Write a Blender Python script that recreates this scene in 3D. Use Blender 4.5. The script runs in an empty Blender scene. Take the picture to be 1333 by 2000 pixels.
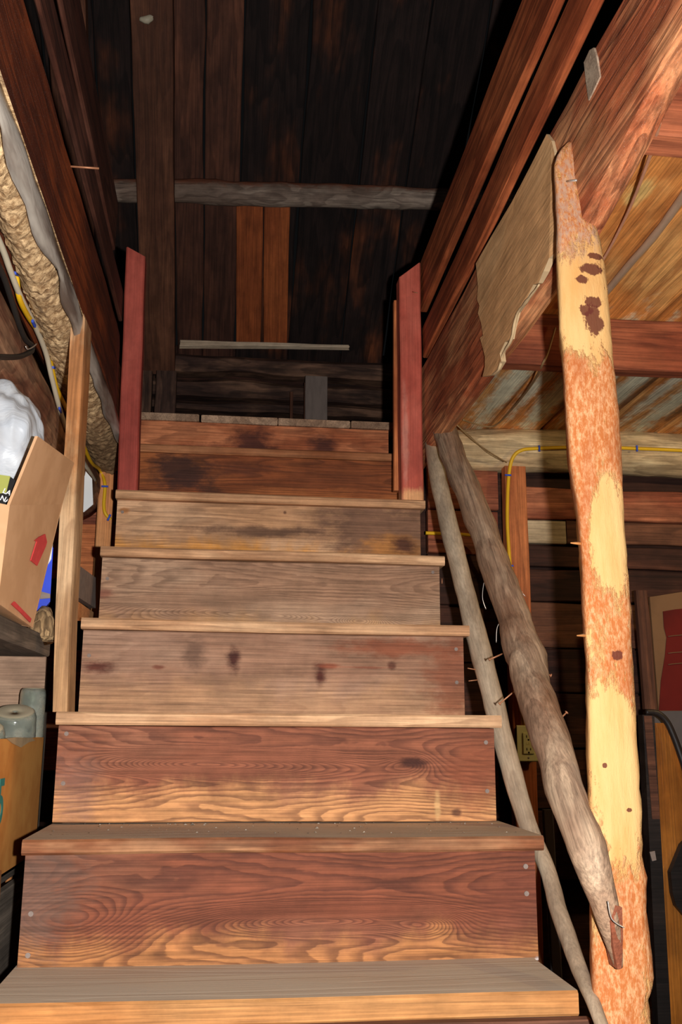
import bpy, math, random
from mathutils import Vector, Matrix, noise as mnoise
rng = random.Random(7)
scene = bpy.context.scene
col = scene.collection

# ------------------------------------------------------------------ camera
FPX = 1900.0
PITCH, YAW, ROLL = math.radians(12.7), math.radians(6.6), math.radians(0.38)
CAM = Vector((0, 0, 1.027))
FW = Vector((math.sin(YAW) * math.cos(PITCH), math.cos(YAW) * math.cos(PITCH), math.sin(PITCH)))
R0 = Vector((math.cos(YAW), -math.sin(YAW), 0))
U0 = R0.cross(FW)
RT = R0 * math.cos(ROLL) + U0 * math.sin(ROLL)
UP = -R0 * math.sin(ROLL) + U0 * math.cos(ROLL)
cd = bpy.data.cameras.new('camera')
cd.sensor_fit = 'VERTICAL'
cd.sensor_height = 22.3
cd.lens = FPX / 2000 * 22.3
cd.clip_start = 0.02
cam = bpy.data.objects.new('camera', cd)
col.objects.link(cam)
cam.matrix_world = Matrix(((RT.x, UP.x, -FW.x, CAM.x), (RT.y, UP.y, -FW.y, CAM.y), (RT.z, UP.z, -FW.z, CAM.z), (0, 0, 0, 1)))
scene.camera = cam

# ------------------------------------------------------------------ world, lamp, exposure
w = bpy.data.worlds.new('world')
scene.world = w
w.use_nodes = True
w.node_tree.nodes['Background'].inputs[0].default_value = (0.9, 0.95, 1.0, 1)
w.node_tree.nodes['Background'].inputs[1].default_value = 0.004
# the photographer's pop-up flash: right of the lens, the camera being held upright
ld = bpy.data.lights.new('camera_flash', 'SPOT')
ld.energy = 205
ld.color = (1.0, 0.975, 0.95)
ld.spot_size = math.radians(100)
ld.spot_blend = 0.55
ld.shadow_soft_size = 0.012
lo = bpy.data.objects.new('camera_flash', ld)
col.objects.link(lo)
lo.matrix_world = cam.matrix_world.copy()
lo.location = CAM + RT * 0.09 + FW * 0.02
vs = scene.view_settings
vs.view_transform = 'Standard'
vs.look = 'None'
vs.exposure = 0.0
vs.gamma = 1.0
vs.use_curve_mapping = False


# ------------------------------------------------------------------ measuring helpers
def on(u, v, ax, val):
    """point of the place seen at pixel (u, v) of the photograph that lies on the plane ax = val"""
    d = FW + RT * ((u - 666.5) / FPX) + UP * ((1000 - v) / FPX)
    i = 'XYZ'.index(ax)
    return CAM + d * ((val - CAM[i]) / d[i])


def onp(u, v, p0, n):
    d = FW + RT * ((u - 666.5) / FPX) + UP * ((1000 - v) / FPX)
    return CAM + d * ((Vector(p0) - CAM).dot(n) / d.dot(n))


def V(*a):
    return Vector(a)


# ------------------------------------------------------------------ object helpers
MW = {}


def link(name, verts, faces, mat, parent=None, M=None, smooth=False, mats=None, midx=None):
    me = bpy.data.meshes.new(name)
    me.from_pydata([tuple(v) for v in verts], [], faces)
    if mats:
        for m in mats:
            me.materials.append(m)
        me.polygons.foreach_set('material_index', midx)
    elif mat:
        me.materials.append(mat)
    if smooth:
        me.polygons.foreach_set('use_smooth', [True] * len(me.polygons))
    me.update()
    o = bpy.data.objects.new(name, me)
    col.objects.link(o)
    put(o, M or Matrix.Identity(4), parent)
    return o


def put(o, M, parent=None):
    MW[o] = M.copy()
    if parent:
        o.parent = parent
        o.matrix_parent_inverse = MW[parent].inverted()
    o.matrix_basis = M


def tag(o, label, cat, group=None):
    o['label'] = label
    o['category'] = cat
    if group:
        o['group'] = group
    return o


def struct(o):
    o['kind'] = 'structure'
    return o


def thing(name, loc, label=None, cat=None, group=None):
    o = bpy.data.objects.new(name, None)
    o.empty_display_size = 0.1
    col.objects.link(o)
    put(o, Matrix.Translation(Vector(loc)))
    if label:
        tag(o, label, cat, group)
    return o


def frame(origin, ex, nrm):
    ex = ex.normalized()
    ez = (nrm - ex * nrm.dot(ex)).normalized()
    ey = ez.cross(ex)
    M = Matrix(((ex.x, ey.x, ez.x, origin.x), (ex.y, ey.y, ez.y, origin.y), (ex.z, ey.z, ez.z, origin.z), (0, 0, 0, 1)))
    return M


def wob(s, seed, amp):
    return amp * mnoise.noise(Vector((s, seed * 7.31, 0.5))) * 1.6


def board(name, p0, p1, wd, th, nrm, mat, parent=None, w1=None, amp=0.002, seg=None, cham=0.003, seed=None, ragged=0.0, smooth=False):
    """plank from p0 to p1; wd across, th along nrm; slightly uneven edges"""
    p0, p1, nrm = Vector(p0), Vector(p1), Vector(nrm)
    L = (p1 - p0).length
    M = frame((p0 + p1) / 2, p1 - p0, nrm)
    seg = seg or max(2, min(24, int(L / 0.09)))
    seed = rng.random() * 100 if seed is None else seed
    w1 = wd if w1 is None else w1
    vs_, fs = [], []
    for i in range(seg + 1):
        t = i / seg
        x = (t - .5) * L
        hw = (wd + (w1 - wd) * t) / 2
        ht = th / 2
        s = x * 4
        a = hw + wob(s, seed, amp)
        b = hw + wob(s, seed + 3, amp)
        zo = wob(s * .5, seed + 6, amp * .6)
        c = min(cham, ht * .6)
        ring = [(-b, -ht + c), (-b + c, -ht), (a - c, -ht), (a, -ht + c), (a, ht - c), (a - c, ht), (-b + c, ht), (-b, ht - c)]
        xe = [0] * 8
        if ragged and i in (0, seg):
            xe = [rng.uniform(-ragged, ragged) for _ in range(8)]
        for k, (y, z) in enumerate(ring):
            vs_.append((x + xe[k], y, z + zo))
    for i in range(seg):
        for k in range(8):
            k2 = (k + 1) % 8
            fs.append((i * 8 + k, i * 8 + 8 + k, i * 8 + 8 + k2, i * 8 + k2))
    fs.append(tuple(range(8)))
    fs.append(tuple(seg * 8 + k for k in reversed(range(8))))
    return link(name, vs_, fs, mat, parent, M, smooth)


def catmull(pts, n):
    out = []
    P = [pts[0]] + list(pts) + [pts[-1]]
    for i in range(1, len(P) - 2):
        for k in range(n):
            t = k / n
            out.append(0.5 * ((2 * P[i]) + (P[i + 1] - P[i - 1]) * t + (2 * P[i - 1] - 5 * P[i] + 4 * P[i + 1] - P[i + 2]) * t * t
                              + (3 * P[i] - P[i - 1] - 3 * P[i + 1] + P[i + 2]) * t ** 3))
    out.append(P[-2])
    return out


def tube(name, pts, rad, mat, parent=None, n=12, sub=6, lump=0.0, flat=1.0, seed=None, lfreq=9, smooth=True, knobs=()):
    """round pole, log or cable through world points pts; rad a number or one per point"""
    pts = [Vector(p) for p in pts]
    if not isinstance(rad, (list, tuple)):
        rad = [rad] * len(pts)
    c = catmull(pts, sub)
    r = [v.x for v in catmull([Vector((q, 0, 0)) for q in rad], sub)]
    seed = rng.random() * 50 if seed is None else seed
    ax = (c[-1] - c[0])
    ref = V(0, -1, 0.3) if abs(ax.normalized().y) < .95 else V(0, 0, 1)
    M = frame((c[0] + c[-1]) / 2, ax, ref)
    Mi = M.inverted()
    vs_, fs = [], []
    tprev = None
    for i, p in enumerate(c):
        t = (c[min(i + 1, len(c) - 1)] - c[max(i - 1, 0)]).normalized()
        if tprev is None:
            a = (ref - t * ref.dot(t)).normalized()
        else:
            a = (aprev - t * aprev.dot(t)).normalized()
        aprev, tprev = a, t
        b = t.cross(a)
        for k in range(n):
            th = 2 * math.pi * k / n
            rr = r[i]
            if lump:
                q = p + (a * math.cos(th) + b * math.sin(th)) * r[i]
                rr *= 1 + lump * mnoise.noise(q * lfreq + Vector((seed, 0, 0))) + .5 * lump * mnoise.noise(q * lfreq * 3.1 + Vector((0, seed, 0)))
            for (ki, kth, kr, kw) in knobs:
                d = math.hypot((i - ki) / kw, math.sin((th - kth) / 2) * 2.2)
                rr += kr * math.exp(-d * d)
            vs_.append(Mi @ (p + a * math.cos(th) * rr * flat + b * math.sin(th) * rr))
    m = len(c)
    for i in range(m - 1):
        for k in range(n):
            k2 = (k + 1) % n
            fs.append((i * n + k, i * n + k2, i * n + n + k2, i * n + n + k))
    fs.append(tuple(reversed(range(n))))
    fs.append(tuple((m - 1) * n + k for k in range(n)))
    return link(name, vs_, fs, mat, parent, M, smooth)


def slab(name, poly, off, mat, parent=None, smooth=False):
    """flat sheet with real thickness: world polygon poly extruded by vector off"""
    n = len(poly)
    c = sum((Vector(p) for p in poly), Vector()) / n
    vs_ = [Vector(p) - c for p in poly] + [Vector(p) + Vector(off) - c for p in poly]
    fs = [tuple(range(n)), tuple(reversed(range(n, 2 * n)))]
    for i in range(n):
        j = (i + 1) % n
        fs.append((i, i + n, j + n, j))
    o = link(name, vs_, fs, mat, parent, Matrix.Translation(c), smooth)
    fix_normals(o)
    return o


def fix_normals(o):
    import bmesh
    bm = bmesh.new()
    bm.from_mesh(o.data)
    bmesh.ops.recalc_face_normals(bm, faces=bm.faces)
    bm.to_mesh(o.data)
    bm.free()


def box(name, lo_, hi, mat, parent=None, c=0.003):
    lo_, hi = Vector(lo_), Vector(hi)
    m = (lo_ + hi) / 2
    return board(name, (lo_.x, m.y, m.z), (hi.x, m.y, m.z), hi.y - lo_.y, hi.z - lo_.z, (0, 0, 1), mat, parent, amp=0, seg=1, cham=c)


def lathe(name, prof, n, mat, loc, parent=None):
    vs_, fs = [], []
    for r, z in prof:
        for k in range(n):
            a = 2 * math.pi * k / n
            vs_.append((r * math.cos(a), r * math.sin(a), z))
    for i in range(len(prof) - 1):
        for k in range(n):
            k2 = (k + 1) % n
            fs.append((i * n + k, i * n + k2, i * n + n + k2, i * n + n + k))
    fs.append(tuple(reversed(range(n))))
    fs.append(tuple((len(prof) - 1) * n + k for k in range(n)))
    o = link(name, vs_, fs, mat, parent, Matrix.Translation(Vector(loc)), True)
    fix_normals(o)
    return o


# ------------------------------------------------------------------ materials
def lin(c):
    c /= 255
    return c / 12.92 if c <= .04045 else ((c + .055) / 1.055) ** 2.4


def K(r, g, b, k=1.0):
    """photograph colour (0-255) seen where the flash gives k: returns the surface colour"""
    v = [lin(x) / k for x in (r, g, b)]
    m = max(max(v) / .88, 1.0)
    return tuple(x / m for x in v) + (1,)


class NT:
    def __init__(self, name, rough=.75, spec=.3):
        self.m = bpy.data.materials.new(name)
        self.m.use_nodes = True
        self.t = self.m.node_tree
        self.b = self.t.nodes['Principled BSDF']
        self.b.inputs['Roughness'].default_value = rough
        self.b.inputs['Specular IOR Level'].default_value = spec

    def n(self, ty, **kw):
        x = self.t.nodes.new(ty)
        for k, v in kw.items():
            setattr(x, k, v)
        return x

    def s(self, sock, v):
        if isinstance(v, bpy.types.NodeSocket):
            self.t.links.new(v, sock)
        else:
            sock.default_value = v

    def math(self, op, a, b=0.0, c=0.0, clamp=False):
        x = self.n('ShaderNodeMath', operation=op, use_clamp=clamp)
        for i, v in enumerate((a, b, c)):
            self.s(x.inputs[i], v)
        return x.outputs[0]

    def vm(self, op, a, b=(0, 0, 0)):
        x = self.n('ShaderNodeVectorMath', operation=op)
        self.s(x.inputs[0], a)
        self.s(x.inputs[1], b)
        return x.outputs['Value'] if op in ('LENGTH', 'DISTANCE', 'DOT_PRODUCT') else x.outputs['Vector']

    def mix(self, f, a, b, mode='MIX'):
        x = self.n('ShaderNodeMix', data_type='RGBA', blend_type=mode)
        self.s(x.inputs[0], f)
        self.s(x.inputs[6], a)
        self.s(x.inputs[7], b)
        return x.outputs[2]

    def rng(self, v, a, b, c=0.0, d=1.0, smooth=True):
        x = self.n('ShaderNodeMapRange', interpolation_type='SMOOTHSTEP' if smooth else 'LINEAR')
        x.clamp = True
        for i, q in enumerate((v, a, b, c, d)):
            self.s(x.inputs[i], q)
        return x.outputs[0]

    def noise(self, vec, scale=1.0, detail=3.0, rough=.55, dist=0.0):
        x = self.n('ShaderNodeTexNoise')
        self.s(x.inputs['Vector'], vec)
        x.inputs['Scale'].default_value = scale
        x.inputs['Detail'].default_value = detail
        x.inputs['Roughness'].default_value = rough
        x.inputs['Distortion'].default_value = dist
        return x.outputs[0]

    def coords(self, axis='X', rnd=True):
        tc = self.n('ShaderNodeTexCoord').outputs['Object']
        if axis != 'X':
            sp = self.n('ShaderNodeSeparateXYZ')
            self.s(sp.inputs[0], tc)
            cb = self.n('ShaderNodeCombineXYZ')
            order = {'Z': (2, 0, 1), 'Y': (1, 0, 2)}[axis]
            for i, j in enumerate(order):
                self.s(cb.inputs[i], sp.outputs[j])
            tc = cb.outputs[0]
        base = tc
        if rnd:
            oi = self.n('ShaderNodeObjectInfo').outputs['Random']
            cb = self.n('ShaderNodeCombineXYZ')
            self.s(cb.inputs[0], self.math('MULTIPLY', oi, 37.0))
            self.s(cb.inputs[1], self.math('MULTIPLY', oi, 91.0))
            self.s(cb.inputs[2], self.math('MULTIPLY', oi, 13.0))
            tc = self.vm('ADD', tc, cb.outputs[0])
            self.r = oi
        else:
            self.r = .5
        return base, tc

    def done(self, color, height=None, bump=.3, dist=.01):
        self.s(self.b.inputs['Base Color'], color)
        if height is not None:
            bp = self.n('ShaderNodeBump')
            bp.inputs['Strength'].default_value = bump
            bp.inputs['Distance'].default_value = dist
            self.s(bp.inputs['Height'], height)
            self.s(self.b.inputs['Normal'], bp.outputs[0])
        return self.m


def wood(name, dark, mid, light, axis='X', rings=16, ringc=.5, sx=.8, sy=10.0, fib=.45, bl=(.42, .62), bsc=3.0,
         feats=(), eyes=(), wear=None, dust=None, rough=.75, bump=.25, spec=.25, vary=.25, streak=0.0, rnd=True, specks=0.0):
    N = NT(name, rough, spec)
    base, tc = N.coords(axis, rnd)
    A = N.vm('MULTIPLY', tc, (sx, sy, sy))
    f = N.noise(A, 1.0, 2.5, .5, .25)
    for (x, y, rx, ry, amp) in eyes:
        d = N.vm('LENGTH', N.vm('MULTIPLY', N.vm('SUBTRACT', base, (x, y, 0)), (1 / rx, 1 / ry, 0)))
        f = N.math('ADD', f, N.math('MULTIPLY', N.math('POWER', 2.72, N.math('MULTIPLY', N.math('MULTIPLY', d, d), -1.0)), amp))
    jag = N.noise(N.vm('MULTIPLY', tc, (22, 60, 60)), 1.0, 2.0)
    f2 = N.math('ADD', f, N.math('MULTIPLY', jag, .014))
    ring = N.math('FRACT', N.math('MULTIPLY', f2, rings))
    ringm = N.math('MULTIPLY', N.rng(ring, .25, .85), N.rng(ring, 1.0, .9))
    fibn = N.noise(N.vm('MULTIPLY', tc, (4, 230, 230)), 1.0, 4.0, .7)
    blot = N.noise(N.vm('MULTIPLY', tc, (bsc * .55, bsc * 1.4, bsc * 1.4)), 1.0, 4.0, .6)
    c = N.mix(N.rng(blot, bl[0], bl[1]), mid, light)
    if wear:
        # wear = (colour, y0, y1, strength): scuffed band towards one edge of the board
        sp = N.n('ShaderNodeSeparateXYZ')
        N.s(sp.inputs[0], base)
        wn = N.noise(N.vm('MULTIPLY', tc, (9, 6, 6)), 1.0, 5.0, .65)
        e = N.math('ADD', sp.outputs[1], N.math('MULTIPLY', N.math('SUBTRACT', wn, .5), wear[4] if len(wear) > 4 else .16))
        wm = N.math('MULTIPLY', N.rng(e, wear[1], wear[2]), wear[3])
        c = N.mix(wm, c, wear[0])
    c = N.mix(N.math('MULTIPLY', ringm, ringc), c, dark)
    if streak:
        st = N.noise(N.vm('MULTIPLY', tc, (1.6, 34, 34)), 1.0, 3.0, .6)
        c = N.mix(N.math('MULTIPLY', N.rng(st, .5, .72), streak), c, dark)
    en = N.noise(N.vm('MULTIPLY', tc, (18, 34, 34)), 1.0, 4.0, .65)
    for (x, y, rx, ry, fc, stg) in feats:
        d = N.vm('LENGTH', N.vm('MULTIPLY', N.vm('SUBTRACT', base, (x, y, 0)), (1 / rx, 1 / ry, 0)))
        d = N.math('ADD', d, N.math('MULTIPLY', N.math('SUBTRACT', en, .5), 1.7))
        c = N.mix(N.math('MULTIPLY', N.rng(d, 1.15, .3), stg), c, fc)
    grime = N.noise(N.vm('MULTIPLY', tc, (11, 16, 16)), 1.0, 5.0, .7)
    fm = N.math('MULTIPLY', N.rng(fibn, .3, .7, 1 - fib, 1 + fib * .5, False), N.rng(grime, .3, .65, .72, 1.08, False))
    if vary:
        fm = N.math('MULTIPLY', fm, N.math('ADD', 1 - vary / 2, N.math('MULTIPLY', N.r, vary)))
    cm = N.n('ShaderNodeCombineXYZ')
    for i in range(3):
        N.s(cm.inputs[i], fm)
    c = N.mix(1.0, c, cm.outputs[0], 'MULTIPLY')
    if specks:
        vo = N.n('ShaderNodeTexVoronoi')
        N.s(vo.inputs['Vector'], N.vm('MULTIPLY', tc, (60, 60, 60)))
        c = N.mix(N.math('MULTIPLY', N.rng(vo.outputs['Distance'], .16, .08), specks), c, K(235, 225, 210))
    if dust:
        g = N.n('ShaderNodeNewGeometry')
        sp = N.n('ShaderNodeSeparateXYZ')
        N.s(sp.inputs[0], g.outputs['Normal'])
        dn = N.noise(N.vm('MULTIPLY', tc, (5, 9, 9)), 1.0, 4.0, .6)
        c = N.mix(N.math('MULTIPLY', N.rng(sp.outputs[2], .86, .97), N.rng(dn, .25, .6, .82, .97)), c, dust)
    h = N.math('ADD', N.math('MULTIPLY', fibn, .6), N.math('ADD', N.math('MULTIPLY', ringm, -.35), N.math('MULTIPLY', blot, .4)))
    return N.done(c, h, bump, .004)


def plain(name, c, rough=.7, spec=.3, var=.15, sc=12, metal=0.0, bump=.0, c2=None, stretch=(1, 1, 1)):
    N = NT(name, rough, spec)
    base, tc = N.coords('X')
    f = N.noise(N.vm('MULTIPLY', tc, tuple(sc * q for q in stretch)), 1.0, 4.0, .6)
    c2 = c2 or tuple(x * (1 - var) for x in c[:3]) + (1,)
    N.b.inputs['Metallic'].default_value = metal
    return N.done(N.mix(N.rng(f, .38, .62), c, c2), f if bump else None, bump, .004)


# roofs, walls, beams
M_roof = wood('roof_boards', K(4, 3, 3, .2), K(21, 13, 11, .2), K(74, 38, 20, .22), rings=10, ringc=.5, sx=.8, sy=6, bl=(.53, .76), bsc=2.6, vary=.8, streak=.6, rough=.8)
M_roofw = wood('warm_roof_boards', K(18, 9, 7, .2), K(44, 25, 18, .2), K(66, 38, 26, .2), rings=8, ringc=.4, bl=(.4, .7), vary=.3, streak=.4)
M_patch = wood('patch_boards', K(46, 20, 9, .2), K(80, 38, 17, .2), K(92, 46, 21, .2), rings=7, ringc=.3, vary=.15)
M_purlin = wood('purlin_log', K(26, 15, 12, .18), K(66, 54, 46, .18), K(95, 84, 74, .18), rings=9, ringc=.4, sx=3, sy=10, bl=(.4, .65), feats=((-.1, .055, 3, .05, K(72, 38, 24, .18), .85),), vary=0, rnd=False)
M_rafter = wood('rafter_wood', K(22, 12, 9, .2), K(46, 26, 17, .2), K(60, 36, 24, .2), rings=9, ringc=.35, vary=.2)
M_loftlog = wood('loft_log', K(8, 6, 6, .2), K(38, 25, 20, .2), K(70, 50, 38, .2), rings=7, ringc=.45, sx=1.6, sy=9, bl=(.42, .68), bsc=5, vary=.35, streak=.4)
M_ledge = wood('ledge_wood', K(80, 66, 52, .16), K(128, 112, 94, .17), K(160, 146, 126, .17), rings=9, ringc=.3, vary=0)
M_beamR = wood('right_beam_wood', K(80, 32, 18, .7), K(146, 76, 46, .55), K(196, 136, 92, .55), sx=.9, sy=12, rings=10, ringc=.5, fib=.55, bl=(.4, .66), bsc=6, vary=0, streak=.6, bump=.6,
               feats=((-.55, .2, .5, .05, K(196, 150, 104, 1.1), .5), (.5, 0, .6, .05, K(150, 100, 60, .6), .35)), specks=.4)
M_beamL = wood('left_beam_wood', K(40, 18, 12, .75), K(92, 42, 22, .75), K(138, 66, 30, .75), sx=.8, sy=12, rings=8, ringc=.5, bl=(.45, .68), bsc=4, vary=0, streak=.5, rough=.62, bump=.3, specks=.35)
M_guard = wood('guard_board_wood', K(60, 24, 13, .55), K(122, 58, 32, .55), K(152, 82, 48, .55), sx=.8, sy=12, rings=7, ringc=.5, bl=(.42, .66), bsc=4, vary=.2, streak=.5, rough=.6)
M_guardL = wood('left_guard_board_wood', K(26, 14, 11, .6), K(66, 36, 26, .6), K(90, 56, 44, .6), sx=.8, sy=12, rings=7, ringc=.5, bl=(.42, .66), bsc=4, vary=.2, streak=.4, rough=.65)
M_lowlog = wood('low_log_wood', K(50, 30, 22, .7), K(112, 70, 50, .7), K(158, 118, 88, .7), sx=3, sy=9, rings=8, ringc=.4, bl=(.42, .62), bsc=7, vary=0, streak=.3, bump=.5)
M_ceil = wood('ceiling_boards', K(100, 52, 22, .44), K(160, 102, 50, .44), K(194, 142, 84, .44), sx=1.2, sy=10, rings=8, ringc=.4, bl=(.4, .62), bsc=6, vary=.2, streak=.45, fib=.5,
              feats=((1.75, .03, .6, .05, K(214, 210, 180, .3), 1.0), (1.65, -.06, .5, .03, K(214, 208, 180, .3), .95), (1.75, .085, .4, .022, K(60, 36, 18, .3), .8), (.62, -.03, .06, .03, K(214, 180, 110, .36), .8)))
M_ceild = wood('old_ceiling_boards', K(40, 24, 14, .4), K(84, 52, 30, .4), K(120, 82, 50, .4), rings=8, ringc=.4, vary=.4, streak=.4)
M_joist = wood('joist_wood', K(66, 28, 18, .6), K(120, 60, 38, .6), K(142, 80, 52, .6), rings=8, ringc=.4, sx=.8, sy=12, vary=.1, streak=.35)
M_wlog = wood('wall_log', K(70, 56, 40, .34), K(140, 118, 88, .34), K(178, 158, 124, .34), sx=1.8, sy=9, rings=8, ringc=.4, bl=(.4, .62), bsc=5, vary=0, streak=.45, bump=.5)
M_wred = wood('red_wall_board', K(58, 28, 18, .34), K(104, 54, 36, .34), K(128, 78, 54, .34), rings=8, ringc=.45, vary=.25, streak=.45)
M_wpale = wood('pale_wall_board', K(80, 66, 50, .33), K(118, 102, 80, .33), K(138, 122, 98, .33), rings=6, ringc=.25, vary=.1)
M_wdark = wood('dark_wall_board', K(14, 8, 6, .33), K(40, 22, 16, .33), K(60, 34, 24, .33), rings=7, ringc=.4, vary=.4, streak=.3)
M_stud = wood('stud_wood', K(78, 36, 18, .35), K(124, 66, 36, .35), K(146, 86, 50, .35), rings=6, ringc=.35, vary=.1, streak=.3)
M_studl = wood('pale_stud_wood', K(120, 72, 38, .36), K(166, 112, 70, .36), K(190, 138, 92, .36), rings=6, ringc=.3, vary=.1)
M_floor = wood('floor_wood', K(25, 18, 14), K(52, 38, 30), K(70, 54, 44), rings=8, ringc=.4, vary=.4)
M_red = wood('red_paint', K(90, 34, 28, .6), K(134, 56, 46, .6), K(146, 68, 56, .6), rings=5, ringc=.12, fib=.22, vary=0, rough=.6, streak=.12)
M_redR = wood('red_paint_worn', K(108, 42, 34, .58), K(150, 66, 52, .58), K(164, 82, 66, .58), rings=5, ringc=.12, fib=.22, vary=0, rough=.6, streak=.12,
              feats=((-.36, .0, .03, .06, K(190, 140, 96, .5), .9), (-.18, .02, .16, .012, K(205, 150, 130, .5), .4)))

# stairs
DUST = K(186, 172, 150, .8)
M_tread = wood('tread_wood', K(128, 86, 58, .75), K(184, 138, 100, .75), K(206, 164, 124, .75), rings=8, ringc=.4, sx=1.4, sy=12, vary=.15, dust=DUST, streak=.3)
M_tread1 = wood('tread_fresh_edge', K(176, 106, 50, 1.5), K(226, 150, 84, 1.5), K(240, 172, 106, 1.5), rings=7, ringc=.3, vary=0, dust=K(178, 164, 144, .8))
M_tread2 = wood('tread_worn_edge', K(96, 50, 32, 1.2), K(152, 92, 58, 1.2), K(196, 140, 98, 1.2), rings=8, ringc=.5, vary=0, dust=K(186, 172, 152, .8), bl=(.4, .6), bsc=7)
M_greyb = wood('grey_board', K(150, 122, 100, 1.2), K(196, 168, 142, 1.2), K(222, 198, 170, 1.2), rings=7, ringc=.35, vary=0)
RIS = {}
RIS[1] = wood('riser_first', K(70, 40, 30, 1.6), K(120, 74, 56, 1.6), K(150, 100, 76, 1.6), vary=0)
RIS[2] = wood('riser_second', K(74, 38, 30, 1.02), K(134, 74, 50, 1.02), K(150, 96, 70, 1.02), rings=58, ringc=.55, sx=.6, sy=4.2, vary=0, rnd=False, bl=(.45, .7),
              eyes=((.06, -.02, .16, .02, .3), (-.36, -.02, .1, .06, -.16), (.24, -.03, .06, .02, .16)),
              wear=(K(190, 128, 76, 1.02), -.02, -.075, .85),
              feats=((-.43, .03, .1, .12, K(116, 88, 74, 1.02), .75), (.42, .0, .09, .1, K(122, 66, 48, 1.02), .6), (.44, -.095, .014, .012, K(225, 222, 220, 1.02), .9)))
RIS[3] = wood('riser_third', K(80, 44, 34, .8), K(138, 82, 58, .8), K(156, 104, 78, .8), rings=58, ringc=.55, sx=.6, sy=4.0, vary=0, rnd=False, bl=(.45, .7),
              eyes=((-.17, .02, .17, .022, .34), (.06, .012, .2, .03, .14), (.26, .02, .05, .02, .12)),
              wear=(K(206, 148, 96, .8), .0, -.06, .85),
              feats=((-.4, -.03, .06, .09, K(132, 98, 84, .8), .5), (.27, .022, .035, .012, K(58, 30, 24, .8), .9), (.32, -.065, .008, .035, K(205, 160, 108, .8), .9), (.36, -.075, .012, .01, K(60, 40, 34, .8), .8), (.4, .0, .07, .1, K(140, 76, 50, .8), .55)))
RIS[4] = wood('riser_fourth', K(104, 66, 50, .79), K(150, 112, 88, .79), K(168, 132, 108, .79), rings=30, ringc=.22, sx=.5, sy=5, vary=0, rnd=False,
              wear=(K(184, 140, 100, .79), .01, -.06, .6),
              feats=((-.405, .01, .045, .018, K(92, 50, 38, .79), 1.0), (-.27, .012, .018, .006, K(110, 56, 40, .79), .8), (-.1, .03, .02, .034, K(70, 36, 28, .79), 1.0), (.1, .0, .02, .034, K(80, 40, 30, .79), 1.0),
                     (.12, .02, .03, .008, K(130, 66, 44, .79), .8), (.27, .022, .012, .012, K(84, 46, 34, .79), .85), (.2, .018, .07, .004, K(120, 62, 44, .79), .7), (-.19, .045, .035, .045, K(108, 80, 64, .79), .9),
                     (.3, .065, .18, .025, K(132, 74, 50, .79), .9), (.42, -.02, .08, .14, K(134, 76, 52, .79), .8)))
RIS[5] = wood('riser_fifth', K(84, 58, 44, .64), K(142, 108, 84, .64), K(164, 132, 106, .64), rings=64, ringc=.4, sx=.5, sy=4.6, vary=0, rnd=False,
              eyes=((.23, -.055, .06, .022, .2), (-.12, -.04, .22, .03, .2), (.02, -.05, .12, .02, .12)), wear=(K(176, 130, 78, .64), -.03, -.1, .6),
              feats=((-.43, .0, .03, .014, K(110, 62, 48, .64), .7),))
RIS[6] = wood('riser_sixth', K(70, 44, 32, .51), K(152, 114, 82, .51), K(176, 140, 108, .51), rings=34, ringc=.28, sx=.5, sy=6, vary=0, rnd=False,
              wear=(K(200, 136, 62, .51), .0, -.06, .9),
              feats=((.34, .02, .26, .16, K(100, 72, 56, .51), .95), (.36, -.03, .1, .05, K(150, 100, 52, .51), .85), (.39, -.02, .045, .03, K(70, 42, 30, .51), 1.0), (-.02, .012, .26, .02, K(84, 60, 46, .51), .9),
                     (.12, -.09, .14, .012, K(74, 52, 40, .51), .7), (-.42, .06, .018, .012, K(140, 92, 54, .51), .9), (.04, .07, .006, .006, K(84, 56, 40, .51), .9)))
RIS[7] = wood('riser_seventh', K(40, 20, 12, .43), K(104, 54, 28, .43), K(132, 76, 40, .43), rings=34, ringc=.45, sx=.5, sy=6, vary=0, rnd=False,
              wear=(K(160, 98, 46, .43), -.05, -.1, .8),
              feats=((-.27, .03, .12, .09, K(44, 26, 22, .43), .9), (-.19, -.05, .06, .06, K(50, 30, 22, .43), .8), (-.1, .05, .14, .03, K(66, 34, 22, .43), .7), (.22, .03, .2, .05, K(84, 44, 24, .43), .6)))
RIS[8] = wood('riser_eighth', K(56, 26, 18, .37), K(120, 64, 38, .37), K(150, 92, 60, .37), rings=30, ringc=.35, sx=.5, sy=6, vary=0, rnd=False, bl=(.4, .6), bsc=5,
              feats=((-.05, .01, .1, .09, K(56, 28, 22, .37), .95), (-.2, -.02, .16, .04, K(74, 40, 28, .37), .8), (.2, .02, .06, .05, K(58, 30, 24, .37), .9), (.28, -.04, .05, .04, K(56, 30, 24, .37), .9)))
M_loftfl = wood('loft_floor_boards', K(70, 50, 38, .45), K(118, 92, 72, .45), K(138, 112, 90, .45), rings=7, ringc=.35, vary=.3)
M_tread7 = wood('tread_dark_edge', K(78, 40, 22, .5), K(128, 76, 44, .5), K(160, 110, 74, .5), rings=8, ringc=.4, vary=0, dust=DUST)
M_string = wood('stringer_wood', K(40, 26, 20), K(84, 58, 44), K(104, 76, 58), rings=8, ringc=.4)

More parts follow.
